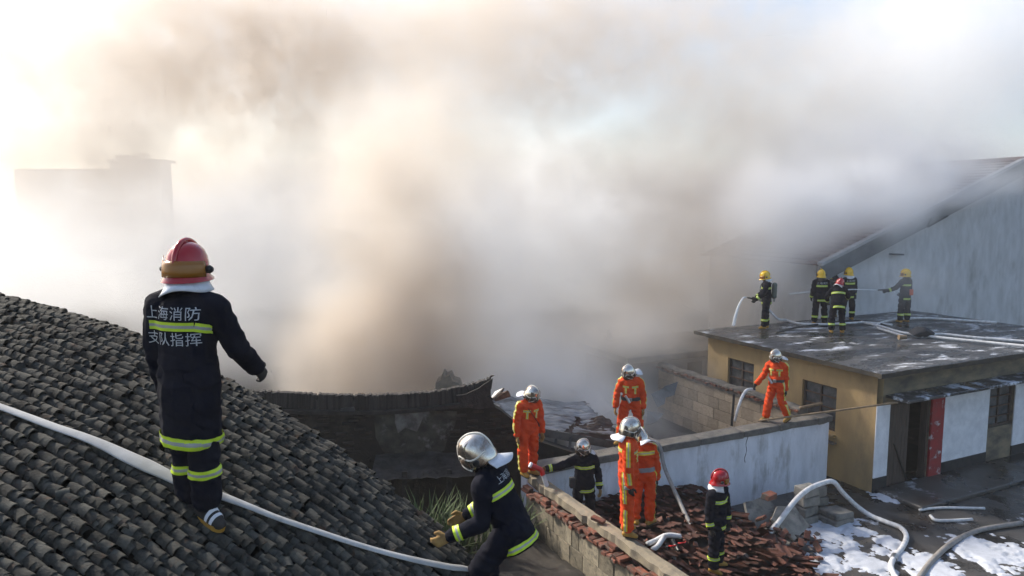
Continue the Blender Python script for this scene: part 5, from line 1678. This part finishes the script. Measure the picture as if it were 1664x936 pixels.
# orange suits along the walls
def wall_pt(px, py, z=WALL_Z + 0.005): return at_z(px, py, z)
o1, o1j, _, _ = person('orange suited person standing on the near end of the tan block wall, looking down', wall_pt(858, 772),
    dict(pel=(.35, -.8), tor=(.4, -.85), head=(.75, -.6), nod=28, T=(.02, -.03, 1),
         aR=((-.24, -.05, -1), (.02, -.12, -1)), aL=((.2, .05, -1), (.1, -.1, -1)), lR=((-.06, -.02, -1), (.05, 0, -1)), lL=((.02, .04, -1), (-.04, 0, -1)), fR=(.55, -.8, 0), fL=(.75, -.6, 0), cR=.4),
    kind='orange', helm='chrome', seed=7, glove_m='glove', H=1.0)
bm = bmesh.new(); tube(bm, catmull([o1j['_pt'](.46, .12, .07), o1j['_pt'](.3, .02, .165), o1j['_pt'](.1, -.12, .16), o1j['_pt'](-.02, -.2, .06)], 5), .014, seg=6, flat=.4)
for v in bm.verts: v.co -= V(o1.location)
obj('strap', bm, M['belt'], o1)
o2, o2j, _, _ = person('orange suited person with dark belt standing on the coping before the smoke, looking down', wall_pt(1024, 722),
    dict(pel=(-.35, -.9), tor=(-.2, -.95), head=(-.75, -.6), nod=30, T=(-.02, -.02, 1),
         aR=((-.36, .0, -1), (-.12, -.12, -1)), aL=((.26, .05, -1), (.05, -.1, -1)), lR=((-.24, -.1, -1), (-.05, .1, -1)), lL=((.22, .05, -1), (.12, .1, -1)), fR=(-.8, -.5, 0), fL=(.5, -.8, 0)),
    kind='orange', helm='chrome', seed=9, glove_m='glove', belt='belt', H=1.02)
o3, o3j, _, _ = person('orange suited person walking left along the coping in front of the ochre house', wall_pt(1262, 684),
    dict(pel=(-.8, -.5), tor=(-.62, -.75), head=(-.85, -.5), nod=18, T=(-.05, -.02, 1),
         aR=((-.4, .05, -.85), (-.55, -.2, -.6)), aL=((.16, .1, -1), (.02, -.1, -1)), lR=((-.26, -.05, -1), (-.14, .0, -1)), lL=((.14, .05, -1), (.42, .1, -.9)), fR=(-.9, -.3, -.08), fL=(-.75, -.35, -.35)),
    kind='orange', helm='chrome', seed=11, glove_m='glove_dark', belt='belt', H=1.0)
o4, o4j, _, _ = person('orange suited person on the block wall seen from the side, left of the close pair', wall_pt(1018, 868),
    dict(pel=(.55, -.3), tor=(.62, -.1), head=(.9, .15), nod=4, T=(-.02, .02, 1),
         aR=((.0, -.1, -1), (.12, .02, -1)), aL=((-.02, .25, -1), (.2, .2, -1)), lR=((.05, -.04, -1), (.02, .02, -1)), lL=((-.1, .05, -1), (-.02, .02, -1)), fR=(.9, -.35, -.02), fL=(.8, .2, 0)),
    kind='orange', helm='chrome', seed=13, glove_m='glove_dark', H=1.05)
o5, o5j, _, _ = person('shorter orange suited person of the close pair, grey belt on the back', at_z(1044, 851, WALL_Z - 0.02),
    dict(pel=(.1, .9), tor=(.08, 1), head=(-.5, .8), nod=24, T=(-.06, .1, 1),
         aR=((.22, .0, -1), (.1, .1, -1)), aL=((-.15, .2, -1), (.1, .3, -1)), lR=((.06, 0, -1), (.0, .02, -1)), lL=((-.08, .03, -1), (0, 0, -1)), fR=(.6, .5, 0), fL=(-.2, .9, 0)),
    kind='orange', helm='chrome', seed=15, glove_m='glove_dark', belt='belt_grey', H=0.9)
# dark suits in the yard
d1p = ct_world(948, 860)
d1, d1j, _, _ = person('dark suited person behind the block wall holding out a red hose coupling', d1p,
    dict(pel=(.3, -.9), tor=(.15, -.95), head=(-.85, -.5), nod=8, T=(.0, -.03, 1),
         aR=((-.85, -.2, -.32), (-.95, -.2, -.1)), aL=((.3, .05, -.95), (.08, -.3, -.9)), lR=((-.1, 0, -1), (0, 0, -1)), lL=((.1, .02, -1), (0, 0, -1)), fR=(-.3, -.9, 0), fL=(.4, -.9, 0), cR=.75),
    kind='dark', helm='chrome', seed=17, glove_m='glove', H=1.0, flare=.8)
d2, d2j, d2c, _ = person('dark suited person with red helmet standing on the red tiles, looking right', ct_world(1163, 926),
    dict(pel=(.8, -.35), tor=(.62, -.72), head=(.95, .1), nod=4, T=(0, 0, 1),
         aR=((-.12, .0, -1), (.12, -.1, -1)), aL=((.22, .12, -1), (.08, -.1, -1)), lR=((-.05, -.03, -1), (.0, 0, -1)), lL=((.1, .08, -1), (.03, .02, -1)), fR=(.7, -.55, -.03), fL=(.9, .0, 0)),
    kind='dark', helm='red', seed=19, glove_m='glove_dark', H=1.03, cape='cape_white', voxel=.015)
# the group on the flat roof
RZ = ROOF_Z + 0.015
def rf(px, py): return at_z(px, py, RZ)
r1, r1j, _, _ = person('yellow helmet, air tank on the back, leftmost on the flat roof, aiming a hose down', rf(1243, 534),
    dict(pel=(-.72, .1), tor=(-.85, .3), head=(-.95, .1), nod=12, T=(-.04, 0, 1),
         aR=((-.3, .1, -.9), (-.7, -.1, -.55)), aL=((-.3, -.1, -.92), (-.72, .1, -.65)), lR=((.06, .03, -1), (.06, 0, -1)), lL=((-.12, -.03, -1), (-.05, 0, -1)), fR=(-.7, .2, 0), fL=(-.9, -.1, 0), cR=.8, cL=.8),
    helm='yellow', seed=21, voxel=.019, H=1.03)
r2, r2j, r2c, _ = person('yellow helmet seen squarely from behind, left of the huddle on the flat roof', rf(1331, 528),
    dict(pel=(.05, 1), tor=(.08, 1), head=(-.05, 1), T=(0, .0, 1),
         aR=((.2, .1, -1), (.1, .35, -.9)), aL=((-.2, .1, -1), (.12, .5, -.85)), lR=((.1, 0, -1), (.04, 0, -1)), lL=((-.12, 0, -1), (-.04, 0, -1))),
    helm='yellow', seed=23, voxel=.019, H=1.02, cape='black')
back_print(r2, r2c, r2j, [('上海消防', 0.36), ('浦东中队', 0.20)][:1], 0.085, 0, gap=1.05)
r3, r3j, _, _ = person('red helmet, mostly hidden behind a yellow helmet on the flat roof', rf(1349, 515),
    dict(pel=(.5, .3), tor=(.75, -.25), head=(.6, .6), nod=4, T=(.03, 0, 1),
         aR=((.45, -.35, -.8), (.5, -.1, -.75)), aL=((.2, .2, -1), (.3, .1, -.9)), lR=((.06, 0, -1), (0, 0, -1)), lL=((-.06, 0, -1), (0, 0, -1))),
    helm='red', seed=25, voxel=.02, H=1.1, cape='black')
r4, r4j, r4c, _ = person('red helmet, bending at the front of the huddle on the flat roof', rf(1360, 541),
    dict(pel=(.15, .95), tor=(.45, .8), head=(.5, .75), nod=18, T=(.12, .32, .9), tilt=14,
         aR=((.5, .4, -.6), (.4, .7, -.3)), aL=((-.3, .45, -.75), (.35, .55, -.6)), lR=((.14, .1, -1), (.05, -.12, -1)), lL=((-.14, .08, -1), (-.03, -.1, -1))),
    helm='red', seed=27, voxel=.019, H=.97, cape='cape_white')
r5, r5j, r5c, _ = person('yellow helmet seen from behind on the right of the huddle, bag at the hip', rf(1376, 520),
    dict(pel=(.02, 1), tor=(-.1, 1), head=(-.4, .9), T=(0, 0, 1),
         aR=((.18, .05, -1), (.0, .2, -1)), aL=((-.25, .2, -.9), (-.1, .6, -.7)), lR=((.12, 0, -1), (.03, 0, -1)), lL=((-.14, 0, -1), (-.06, 0, -1))),
    helm='yellow', seed=29, voxel=.019, H=1.0)
back_print(r5, r5c, r5j, [('上海消防', 0.36)], 0.08, 0)
r6, r6j, _, _ = person('yellow helmet, rightmost on the flat roof, holding a spraying nozzle before the gable', rf(1468, 524),
    dict(pel=(-.3, .7), tor=(-.45, .9), head=(-.75, .6), nod=3, T=(.02, 0, 1),
         aR=((.15, .1, -1), (-.6, .3, -.45)), aL=((-.62, .1, -.7), (-.8, .1, -.32)), lR=((.1, 0, -1), (.02, 0, -1)), lL=((-.1, 0, -1), (-.02, 0, -1)), cR=.8, cL=.8),
    helm='yellow', seed=31, voxel=.019, H=1.0, cape='black')
bm = bmesh.new(); box(bm, (0, 0, 0), (.13, .05, .2), bevel=.02); o = obj('radio_pouch', bm, mat('orange_pouch', (.6, .12, .05), rough=.7), r6); o.location = r6j['_pt'](.07, .06, -.17) - V(r6.location)
# breathing set on the leftmost
At = r1j['_At']
def rl(v): return v - V(r1.location)
bm = bmesh.new(); capsule(bm, rl(r1j['_pt'](.02, 0, -.215)), rl(r1j['_pt'](.40, 0, -.235)), .078, .078)
tk = obj('air_tank', bm, M['tank'], r1, smooth=True)
bm = bmesh.new(); capsule(bm, rl(r1j['_pt'](-.11, 0, -.215)), rl(r1j['_pt'](-.05, 0, -.215)), .026, .03); obj('valve', bm, M['metal'], tk)
for s in (-1, 1):
    bm = bmesh.new(); tube(bm, catmull([rl(r1j['_pt'](.42, .09 * s, -.15)), rl(r1j['_pt'](.5, .1 * s, .0)), rl(r1j['_pt'](.38, .1 * s, .16)), rl(r1j['_pt'](.12, .12 * s, .17)), rl(r1j['_pt'](.05, .2 * s, .0))], 4), .018, seg=6, flat=.5); obj('harness_strap', bm, M['belt'], r1)
# tool pouch of the dark one in the yard, belts
bm = bmesh.new(); box(bm, (0, 0, 0), (.11, .12, .2), d1j['_At'], bevel=.02); o = obj('hip_pouch', bm, M['belt'], d1); o.location = d1j['_pt'](.0, .235, .05) - V(d1.location)
bm = bmesh.new(); box(bm, (0, 0, 0), (.09, .1, .16), bevel=.02); o = obj('hip_bag', bm, M['belt'], r5); o.location = r5j['_pt'](-.16, .23, .0) - V(r5.location)
for (pp, jj, sx_) in ((o2, o2j, .1), (o3, o3j, .14)):
    bm = bmesh.new(); tube(bm, [jj['_pt'](.17, sx_ , .2), jj['_pt'](.02, sx_ - .09, .2)], .026, seg=8)
    for v in bm.verts: v.co -= V(pp.location)
    obj('torch', bm, M['metal'], pp)
for (pp, jj) in ((o4, o4j),):
    bm = bmesh.new(); box(bm, (0, 0, 0), (.09, .05, .06), bevel=.012); o = obj('reflective_patch', bm, M['silver_tape'], pp); o.location = jj['_pt'](-.16, .2, -.02) - V(pp.location)

# ------------------------------------------------------------------ hoses, jets, poles
def hose(name, label, pts, r, m, n=7, flat=1.0, seg=10, rfun=None, cat='hose', group=None):
    c = V(pts[0])
    bm = bmesh.new(); tube(bm, [p - c for p in catmull(pts, n)], r, seg, flat, rfun)
    o = obj(name, bm, M[m], smooth=True); o.location = c
    return tag(o, label, cat, group)
# flat hose over the tiles
pth = [(-60, 640, 8), (20, 668, 9), (90, 694, 10), (134, 709, 11), (170, 724, 13), (205, 741, 16), (240, 757, 17), (270, 771, 14), (300, 786, 12), (330, 796, 11), (360, 806, 10), (400, 821, 8), (450, 841, 7), (500, 858, 7), (560, 878, 7), (620, 896, 7), (680, 911, 8), (735, 922, 8), (775, 929, 8)]
bm = bmesh.new()
prev = None
cen_ = [on_roof(a, b_, .09) for a, b_, _ in pth]
cen_ = catmull(cen_, 6)
wid = np.interp(np.linspace(0, len(pth) - 1, len(cen_)), range(len(pth)), [x[2] for x in pth])
c0 = cen_[0]
for i, p in enumerate(cen_):
    t = (cen_[min(i + 1, len(cen_) - 1)] - cen_[max(i - 1, 0)]).normalized()
    s = t.cross(UP).normalized()
    hw = wid[i] * 0.0042 * .8
    p = V((p.x, p.y, max(p.z, roof_z(p) + .09)))
    sl = V((0, 0, roof_z(p + s * .05) - roof_z(p - s * .05))) / .1
    s = (s + sl).normalized()
    n_ = s.cross(t)
    ring = [bm.verts.new(p - c0 + s * a * hw + n_ * b_) for a, b_ in ((-1, 0), (-.8, .005), (0, .007), (.8, .005), (1, 0), (.8, -.005), (0, -.006), (-.8, -.005))]
    if prev:
        for k in range(8): bm.faces.new((prev[k], ring[k], ring[(k + 1) % 8], prev[(k + 1) % 8]))
    prev = ring
bmesh.ops.recalc_face_normals(bm, faces=bm.faces[:])
o = obj('flat_hose', bm, M['hose_flat'], smooth=True); o.location = c0; tag(o, 'flat white hose lying across the grey tiles past the boots', 'hose')
# big hose arching over the stacked blocks
g_ = .06
big = [at_z(1180, 909, .2), at_z(1206, 902, .22), at_z(1230, 886, .3), at_z(1258, 858, .42), at_z(1290, 816, .8), at_z(1312, 796, .93), at_z(1334, 786, .97), at_z(1354, 783, .95), at_z(1370, 801, .6), at_z(1392, 822, .22), at_z(1415, 838, .07), at_z(1442, 849, g_), at_z(1464, 858, g_), at_z(1473, 872, g_), at_z(1466, 890, g_), at_z(1453, 906, g_), at_z(1448, 920, g_), at_z(1456, 938, g_), at_z(1480, 958, g_)]
bigh = hose('fire_hose', 'long white hose arching over the stacked blocks and curling on the wet yard', big, .052, 'hose')
hose('fire_hose', 'white hose coming in at the bottom right corner of the yard', [at_z(1660, 850, g_), at_z(1590, 862, g_), at_z(1545, 884, g_), at_z(1518, 908, g_), at_z(1500, 930, g_), at_z(1480, 960, g_)], .055, 'hose_grey')
hose('hose_end', 'short white hose end lying on the wet yard near the house step', [at_z(1494, 829, .05), at_z(1515, 826, .05), at_z(1545, 825, .05), at_z(1600, 826, .05)], .03, 'hose')
hose('hose_end', 'short curved white hose end below the other one on the wet yard', [at_z(1512, 838, .05), at_z(1520, 845, .05), at_z(1540, 846, .05), at_z(1580, 844, .05)], .035, 'hose')
bm = bmesh.new()
for k_ in (3, 15): tube(bm, [big[k_] - big[0] - (big[k_ + 1] - big[k_]).normalized() * .09, big[k_] - big[0] + (big[k_ + 1] - big[k_]).normalized() * .09], .066)
obj('coupling', bm, M['metal'], bigh)
# hose hanging over the white wall
n0 = at_z(1046, 713, 1.9)
hh_ = hose('fire_hose', 'pale hose hanging over the white wall down to the red tiles', [at_z(1040, 713, 1.86), at_z(1054, 713, 1.86), at_z(1066, 722, 1.76) - W * .12, at_z(1080, 760, 1.35), at_z(1100, 806, .98), at_z(1121, 850, .72), at_z(1142, 882, .52)], .042, 'hose_grey')
bm = bmesh.new(); tube(bm, [V((-.16, 0, -.0)), V((-.06, 0, 0)), V((0, 0, 0))], .05, rfun=lambda t: .75 + .4 * t); obj('nozzle', bm, M['glove'], hh_)
# coupling held by the dark one, water running out of it
hp_ = d1j['wriR'] + V((-.11, -.08, .0))
red = hose('hose_coupling', 'red hose coupling with white lip held out over the wall', [hp_ + V((-.19, -.02, .10)), hp_ + V((-.09, -.01, .05)), hp_, hp_ + V((.03, -.0, -.10))], .046, 'red_plastic')
bm = bmesh.new(); q = V((0, 0, 0)); tube(bm, [V((-.03, -.003, .015)), V((.005, 0, -.003))], .05); obj('lip', bm, M['white_paint'], red)
hose('fire_hose', 'white hose dangling from the red coupling behind the block wall', [hp_ + V((.03, 0, -.09)), hp_ + V((.07, -.01, -.2)), hp_ + V((.11, 0, -.36)), hp_ + V((.13, .05, -.6)), hp_ + V((.2, .1, -.95))], .045, 'hose')
# hose bend and coupling on the red tiles
tA = [ct_world(1052, 884, .09), ct_world(1066, 878, .1), ct_world(1080, 871, .16), ct_world(1092, 870, .13), ct_world(1106, 872, .1)]
hose('fire_hose', 'kinked white hose on the red tiles at the boots of the close pair', tA, .048, 'hose')
hose('fire_hose', 'second leg of the kinked white hose, folded towards the camera', [ct_world(1060, 893, .09), ct_world(1068, 888, .1), ct_world(1076, 877, .13), ct_world(1081, 869, .19)], .046, 'hose')
fp = ct_world(1097, 886, .1)
ft = thing('hose_fitting', 'red ringed black hose fitting lying on the red tiles', 'fitting', fp)
bm = bmesh.new(); tube(bm, [V((-.03, .1, .05)), V((0, 0, 0)), V((.03, -.16, -.03))], .045, rfun=lambda t: 1.1 - .35 * t); obj('body', bm, M['black'], ft)
for a, b_, c_ in ((-.12, -.03, 0), (.06, .02, .03)):
    bm = bmesh.new(); tube(bm, catmull([V((a, b_, c_)), V((a + .05, b_ - .04, c_ + .02)), V((a + .12, b_ - .02, c_ + .02)), V((a + .15, b_ + .05, c_))], 4), .014, seg=6); obj('handle', bm, M['red_plastic'], ft)
# roof hoses
def rr_(*a): return [at_z(x, y, RZ + .045) for x, y in a]
hose('fire_hose', 'white hose curving from the leftmost nozzle across the flat roof behind the huddle', [r1j['wriR'] + V((.0, -.05, -.05)), r1j['_pt'](-.18, .2, .1), at_z(1262, 517, RZ + .35)] + rr_((1276, 520), (1300, 526), (1335, 527), (1380, 525), (1410, 524), (1450, 528)), .036, 'hose')
hose('fire_hose', 'pale hose running from the huddle to the right edge of the flat roof', rr_((1400, 523), (1430, 530), (1460, 539), (1484, 543), (1532, 549), (1600, 556), (1700, 566)), .042, 'hose')
hose('fire_hose', 'thin pale hose alongside the wider one, nearer the camera', rr_((1426, 533), (1452, 541), (1472, 547)), .036, 'hose')
hose('fire_hose', 'white hose looping behind the rightmost person to the roof edge', rr_((1424, 528), (1440, 522), (1470, 518), (1505, 517), (1540, 519), (1620, 524)), .04, 'hose')
hose('fire_hose', 'white hose lowest at the right edge of the flat roof', rr_((1498, 546), (1530, 543), (1580, 548), (1680, 556)), .04, 'hose')
hose('fire_hose', 'dark wet hose snaking over the flat roof under the huddle', rr_((1262, 541), (1285, 534), (1310, 530), (1370, 522), (1420, 523), (1455, 536)), .03, 'hose_black')
bm = bmesh.new(); tube(bm, [V((-.12, 0, .0)), V((.1, 0, 0))], .075, rfun=lambda t: 1 - .2 * t); o = obj('hose_joint', bm, M['pole']); o.location = at_z(1467, 548, RZ + .085); tag(o, 'tan hose joint lying on the flat roof by the rightmost person', 'fitting')
bm = bmesh.new(); chunk(bm, (0, 0, 0), .26, 26, (1.5, 1, .7)); o = obj('hose_bundle', bm, M['belt']); o.location = at_z(1498, 540, RZ + .14); tag(o, 'dark bundle lying on the flat roof behind the hoses', 'bundle')
# nozzles and jets
def nozzle(at, d, label):
    d = V(d).normalized()
    bm = bmesh.new(); tube(bm, [-d * .14, V(), d * .1, d * .19], .032, rfun=lambda t: 1.1 - .45 * t); beam(bm, V((0, 0, 0)), V((0, 0, -.11)), .03, .03)
    o = obj('nozzle', bm, M['black'], smooth=False); o.location = at; tag(o, label, 'nozzle'); return at + d * .2
n1 = nozzle(r1j['wriL'] + V((-.12, 0, .02)), (-.8, -.1, .15), 'hose nozzle held by the leftmost person on the flat roof')
hose('water_jet', 'water arcing from the leftmost nozzle down onto the roof edge', [n1, n1 + V((-.12, -.05, .0)), n1 + V((-.25, -.1, -.18)), n1 + V((-.38, -.18, -.5)), n1 + V((-.46, -.22, -.85))], .018, 'water', rfun=lambda t: .7 + 2.2 * t, cat='water jet')
n6 = nozzle(r6j['wriL'] + V((-.12, .03, .02)), (-1, .1, -.05), 'hose nozzle held by the rightmost person on the flat roof')
je = at_y(1283, 478, n6.y + .9)
hose('water_jet', 'thin straight jet crossing behind the huddle from the rightmost nozzle', [n6, n6.lerp(je, .3) + UP * .06, n6.lerp(je, .65) + UP * .06, je], .02, 'water', rfun=lambda t: .7 + 1.2 * t, cat='water jet')
# hose over the rear block wall, bamboo pole
ry = (rb + W * 1.6)
hose('fire_hose', 'short white hose hooked over the rear block wall', [at_z(1226, 633, 1.98), at_z(1214, 634, 2.0), at_z(1206, 645, 1.85), at_z(1199, 664, 1.6), at_z(1194, 684, 1.25)], .045, 'hose', rfun=lambda t: 1.05 - .35 * t)
pa, pb = at_z(1232, 684, WALL_Z + .06), house_pt(0.16, -0.42, 2.33)
hose('pole', 'long thin pole leaning from the coping up to the door canopy', [pa, pa.lerp(pb, .5), pb], .024, 'pole', cat='pole')
hose('pole', 'shorter pale pole lying against the long thin pole', [at_z(1300, 663, WALL_Z + .07), at_z(1336, 655, WALL_Z + .2)], .04, 'pole', cat='pole')
hose('pipe', 'thin dark pipe lying across the rubble to the bottom edge', [at_z(1150, 884, .5), at_z(1190, 892, .35), at_z(1250, 908, .25), at_z(1300, 924, .12), at_z(1345, 940, .06)], .022, 'hose_black', cat='pipe')
bm = bmesh.new(); beam(bm, V(), at_y(1189, 692, 18.2) - at_y(1193, 640, 18.6), .06, .05); o = obj('leaning_lath', bm, M['char']); o.location = at_y(1193, 640, 18.6); tag(o, 'dark lath leaning on the rear block wall', 'lath')

# ================================================================== HAZE AND SMOKE
def vol_mat(name, color, density, aniso, attr=True, absorb=(0.0, 0.0, 0.0)):
    m = bpy.data.materials.new(name); m.use_nodes = True
    n, l = m.node_tree.nodes, m.node_tree.links
    n.remove(n['Principled BSDF'])
    pv = n.new('ShaderNodeVolumePrincipled')
    pv.inputs['Color'].default_value = (*color, 1)
    pv.inputs['Density'].default_value = density
    pv.inputs['Anisotropy'].default_value = aniso
    pv.inputs['Absorption Color'].default_value = (*absorb, 1)
    if not attr: pv.inputs['Density Attribute'].default_value = ''
    l.new(pv.outputs[0], n['Material Output'].inputs['Volume'])
    return m
bm = bmesh.new(); box(bm, (0, 700, 14.0), (1900, 1900, 30.2))
o = obj('haze', bm, vol_mat('haze_air', (0.93, 0.92, 0.90), 0.0011, 0.3, False)); tag(o, kind='stuff')

class F:
    """field arithmetic for a node tree"""
    nt = None
    def __init__(self, s): self.s = s
    @staticmethod
    def m(op, *a, clamp=False):
        n = F.nt.nodes.new('ShaderNodeMath'); n.operation = op; n.use_clamp = clamp
        for i, x in enumerate(a):
            if isinstance(x, F): F.nt.links.new(x.s, n.inputs[i])
            else: n.inputs[i].default_value = x
        return F(n.outputs[0])
    def __add__(a, b): return F.m('ADD', a, b)
    def __sub__(a, b): return F.m('SUBTRACT', a, b)
    def __mul__(a, b): return F.m('MULTIPLY', a, b)
    __radd__ = __add__; __rmul__ = __mul__
    def __rsub__(a, b): return F.m('SUBTRACT', b, a)
def smoke_volume(name, lo, hi, res, build, material):
    ng = bpy.data.node_groups.new(name, 'GeometryNodeTree')
    ng.interface.new_socket('Geometry', in_out='OUTPUT', socket_type='NodeSocketGeometry')
    F.nt = ng
    out = ng.nodes.new('NodeGroupOutput')
    vc = ng.nodes.new('GeometryNodeVolumeCube')
    vc.inputs['Min'].default_value = lo; vc.inputs['Max'].default_value = hi
    for k, x in zip(('X', 'Y', 'Z'), res): vc.inputs['Resolution ' + x if False else 'Resolution ' + k].default_value = x
    pos = ng.nodes.new('GeometryNodeInputPosition').outputs[0]
    sx = ng.nodes.new('ShaderNodeSeparateXYZ'); ng.links.new(pos, sx.inputs[0])
    X, Y, Z = (F(sx.outputs[k]) for k in range(3))
    def noise(vec, scale, detail=4, rough=0.55, dist=0.0):
        n = ng.nodes.new('ShaderNodeTexNoise'); n.inputs['Scale'].default_value = scale; n.inputs['Detail'].default_value = detail
        n.inputs['Roughness'].default_value = rough; n.inputs['Distortion'].default_value = dist
        ng.links.new(vec, n.inputs['Vector']); return n
    # billow: the position is pushed about before the plumes are measured
    wn = noise(pos, 0.16, 5, 0.6)
    sub = ng.nodes.new('ShaderNodeVectorMath'); sub.operation = 'SUBTRACT'; ng.links.new(wn.outputs['Color'], sub.inputs[0]); sub.inputs[1].default_value = (.5, .5, .5)
    mul = ng.nodes.new('ShaderNodeVectorMath'); mul.operation = 'MULTIPLY_ADD'; ng.links.new(sub.outputs[0], mul.inputs[0]); mul.inputs[1].default_value = (7, 7, 7); ng.links.new(pos, mul.inputs[2])
    wp = mul.outputs[0]
    def blob_(c, r, amp, soft=0.0):
        a = ng.nodes.new('ShaderNodeVectorMath'); a.operation = 'SUBTRACT'; ng.links.new(wp, a.inputs[0]); a.inputs[1].default_value = c
        d = ng.nodes.new('ShaderNodeVectorMath'); d.operation = 'DIVIDE'; ng.links.new(a.outputs[0], d.inputs[0]); d.inputs[1].default_value = r
        e = ng.nodes.new('ShaderNodeVectorMath'); e.operation = 'LENGTH'; ng.links.new(d.outputs[0], e.inputs[0])
        mr = ng.nodes.new('ShaderNodeMapRange'); mr.interpolation_type = 'SMOOTHSTEP'
        ng.links.new(e.outputs['Value'], mr.inputs['Value'])
        mr.inputs['From Min'].default_value = soft; mr.inputs['From Max'].default_value = 1.0
        mr.inputs['To Min'].default_value = amp; mr.inputs['To Max'].default_value = 0.0
        return F(mr.outputs[0])
    dens = build(X, Y, Z, pos, noise, blob_)
    ng.links.new(dens.s, vc.inputs['Density'])
    sm = ng.nodes.new('GeometryNodeSetMaterial'); ng.links.new(vc.outputs[0], sm.inputs[0]); sm.inputs['Material'].default_value = material
    ng.links.new(sm.outputs[0], out.inputs[0])
    me = bpy.data.meshes.new(name); me.materials.append(material)
    o = bpy.data.objects.new(name, me); COL.objects.link(o)
    md = o.modifiers.new('plume', 'NODES'); md.node_group = ng
    return tag(o, kind='stuff')
def pz(px, py, y): return tuple(at_y(px, py, y))
def plume(X, Y, Z, pos, noise, blob_):
    b = blob_(pz(650, 570, 19), (2.6, 3, 2.8), 1.7, .2)
    for (px, py, y, r, a) in ((660, 490, 19.5, (2.6, 3.5, 3.0), 1.6), (625, 420, 21, (2.8, 4, 3.2), 1.1), (650, 340, 23, (4.2, 5, 3.6), .55), (690, 250, 26, (5, 5, 4), .5), (820, 110, 32, (10, 7, 5), .38), (900, 20, 37, (14, 8, 6), .38),
                           (1110, 570, 24, (3.6, 3.5, 3.0), .8), (1120, 490, 25, (3.6, 4, 3.2), 1.3), (1090, 400, 26, (4.4, 4.5, 3.4), .55), (1080, 290, 29, (6, 6, 5), .34), (1180, 380, 28, (5, 5, 5), .3),
                           (1240, 200, 34, (8, 6, 6), .24), (1180, 80, 37, (12, 7, 7), .26), (110, 200, 30, (6, 6, 5), .42), (60, 60, 34, (10, 6, 6), .42), (160, 320, 28, (6, 5, 3), .22), (420, 540, 24, (6, 5, 3), .04),
                           (900, 540, 24, (5, 5, 3), .16), (880, 420, 32, (8, 5, 5), .05), (480, 90, 42, (14, 9, 6), .36), (280, 30, 40, (14, 8, 7), .44), (420, 200, 40, (14, 8, 7), .3), (140, 250, 27, (5, 4, 3), .3), (960, 560, 21, (3, 2.5, 2), .4),
                           (620, 60, 40, (16, 8, 7), .3), (860, 270, 35, (6, 5, 4), .28)):
        b = b + blob_(pz(px, py, y), r, a)
    n = F(noise(pos, 0.34, 6, 0.6, 0.6).outputs['Fac'])
    k = F.m('MULTIPLY', n - 0.33, 4.2, clamp=True)
    k2 = F.m('MULTIPLY', F(noise(pos, 1.0, 5, 0.65, 1.2).outputs['Fac']) - 0.36, 4.2, clamp=True)
    return F.m('MAXIMUM', b * k * (k2 * 0.85 + 0.2), 0.0)
smoke_volume('smoke', (-32, 14.5, 0.3), (34, 52, 28), (270, 154, 113), plume, vol_mat('brown_smoke', (0.845, 0.785, 0.715), 1.0, 0.35))
def steam(X, Y, Z, pos, noise, blob_):
    b = blob_(pz(850, 625, 19), (2.8, 2, 1.5), .9)
    for (px, py, y, r, a) in ((940, 650, 19, (2.4, 2, 1.2), 1.0), (1000, 690, 18, (1.6, 1.5, 1.0), .8), (1000, 570, 22, (3, 3, 2.2), .4), (800, 590, 21, (3.2, 3, 2), .5), (1080, 650, 19, (1.2, 1.4, 1.0), .2),
                              (1240, 480, 25, (4.0, 2.2, 3.0), .8), (1270, 400, 25, (3.4, 2.2, 2.2), .8), (1380, 370, 25.2, (4, 2.2, 2.5), .26), (1470, 500, 22.3, (1.4, 1.1, 1.5), .55), (1400, 322, 25.2, (4, 1.8, 1.5), 1.2), (1500, 288, 26.3, (4, 1.8, 1.3), 1.2), (1300, 335, 24.8, (4, 2, 2), 1.2), (1460, 300, 25.0, (3.4, 1.7, 1.3), 2.2), (1540, 262, 26.2, (3.4, 1.7, 1.3), 2.2), (1480, 240, 28, (5, 2.5, 1.6), .8), (1360, 180, 34, (9, 6, 6), .22), (1500, 110, 36, (9, 7, 7), .26), (1560, 30, 37, (10, 7, 7), .24), (1620, 160, 36, (7, 7, 7), .22), (770, 420, 28, (3.6, 4, 4.5), .45), (790, 530, 25, (3, 3.2, 3.2), .6), (860, 590, 20, (2.6, 2, 2), .6), (330, 560, 20, (3.5, 2.6, 2.4), .35), (480, 560, 20, (2.4, 2.4, 2.2), .25), (1600, 262, 28, (4, 2, 1.4), .8), (1400, 250, 31, (7, 3, 2.5), .6), (1250, 380, 26, (4, 2.5, 3.0), .8), (1310, 310, 27, (4.5, 3, 2.5), .7), (1150, 480, 28, (5, 3, 4), .5), (440, 480, 28, (7, 5, 5), .22), (330, 400, 32, (9, 6, 5), .18), (180, 440, 30, (9, 6, 5), .2), (800, 420, 33, (7, 5, 7), .15), (500, 340, 38, (9, 6, 6), .35), (20, 380, 32, (8, 6, 6), .2)):
        b = b + blob_(pz(px, py, y), r, a)
    b = b + blob_((2, 46, 4), (20, 5, 10), .4, .2) + blob_((-4, 47, 4), (44, 7, 11), .22, .2) + blob_((-24, 44, 5), (20, 8, 10), .08, .2)
    n = F(noise(pos, 0.6, 6, 0.62, 0.8).outputs['Fac'])
    return F.m('MAXIMUM', b * (F.m('MULTIPLY', n - 0.33, 4.0, clamp=True) * 0.8 + 0.2), 0.0)
smoke_volume('steam', (-36, 15.6, 0.3), (30, 52, 20), (220, 122, 80), steam, vol_mat('white_steam', (0.99, 0.99, 0.99), 0.9, 0.4))
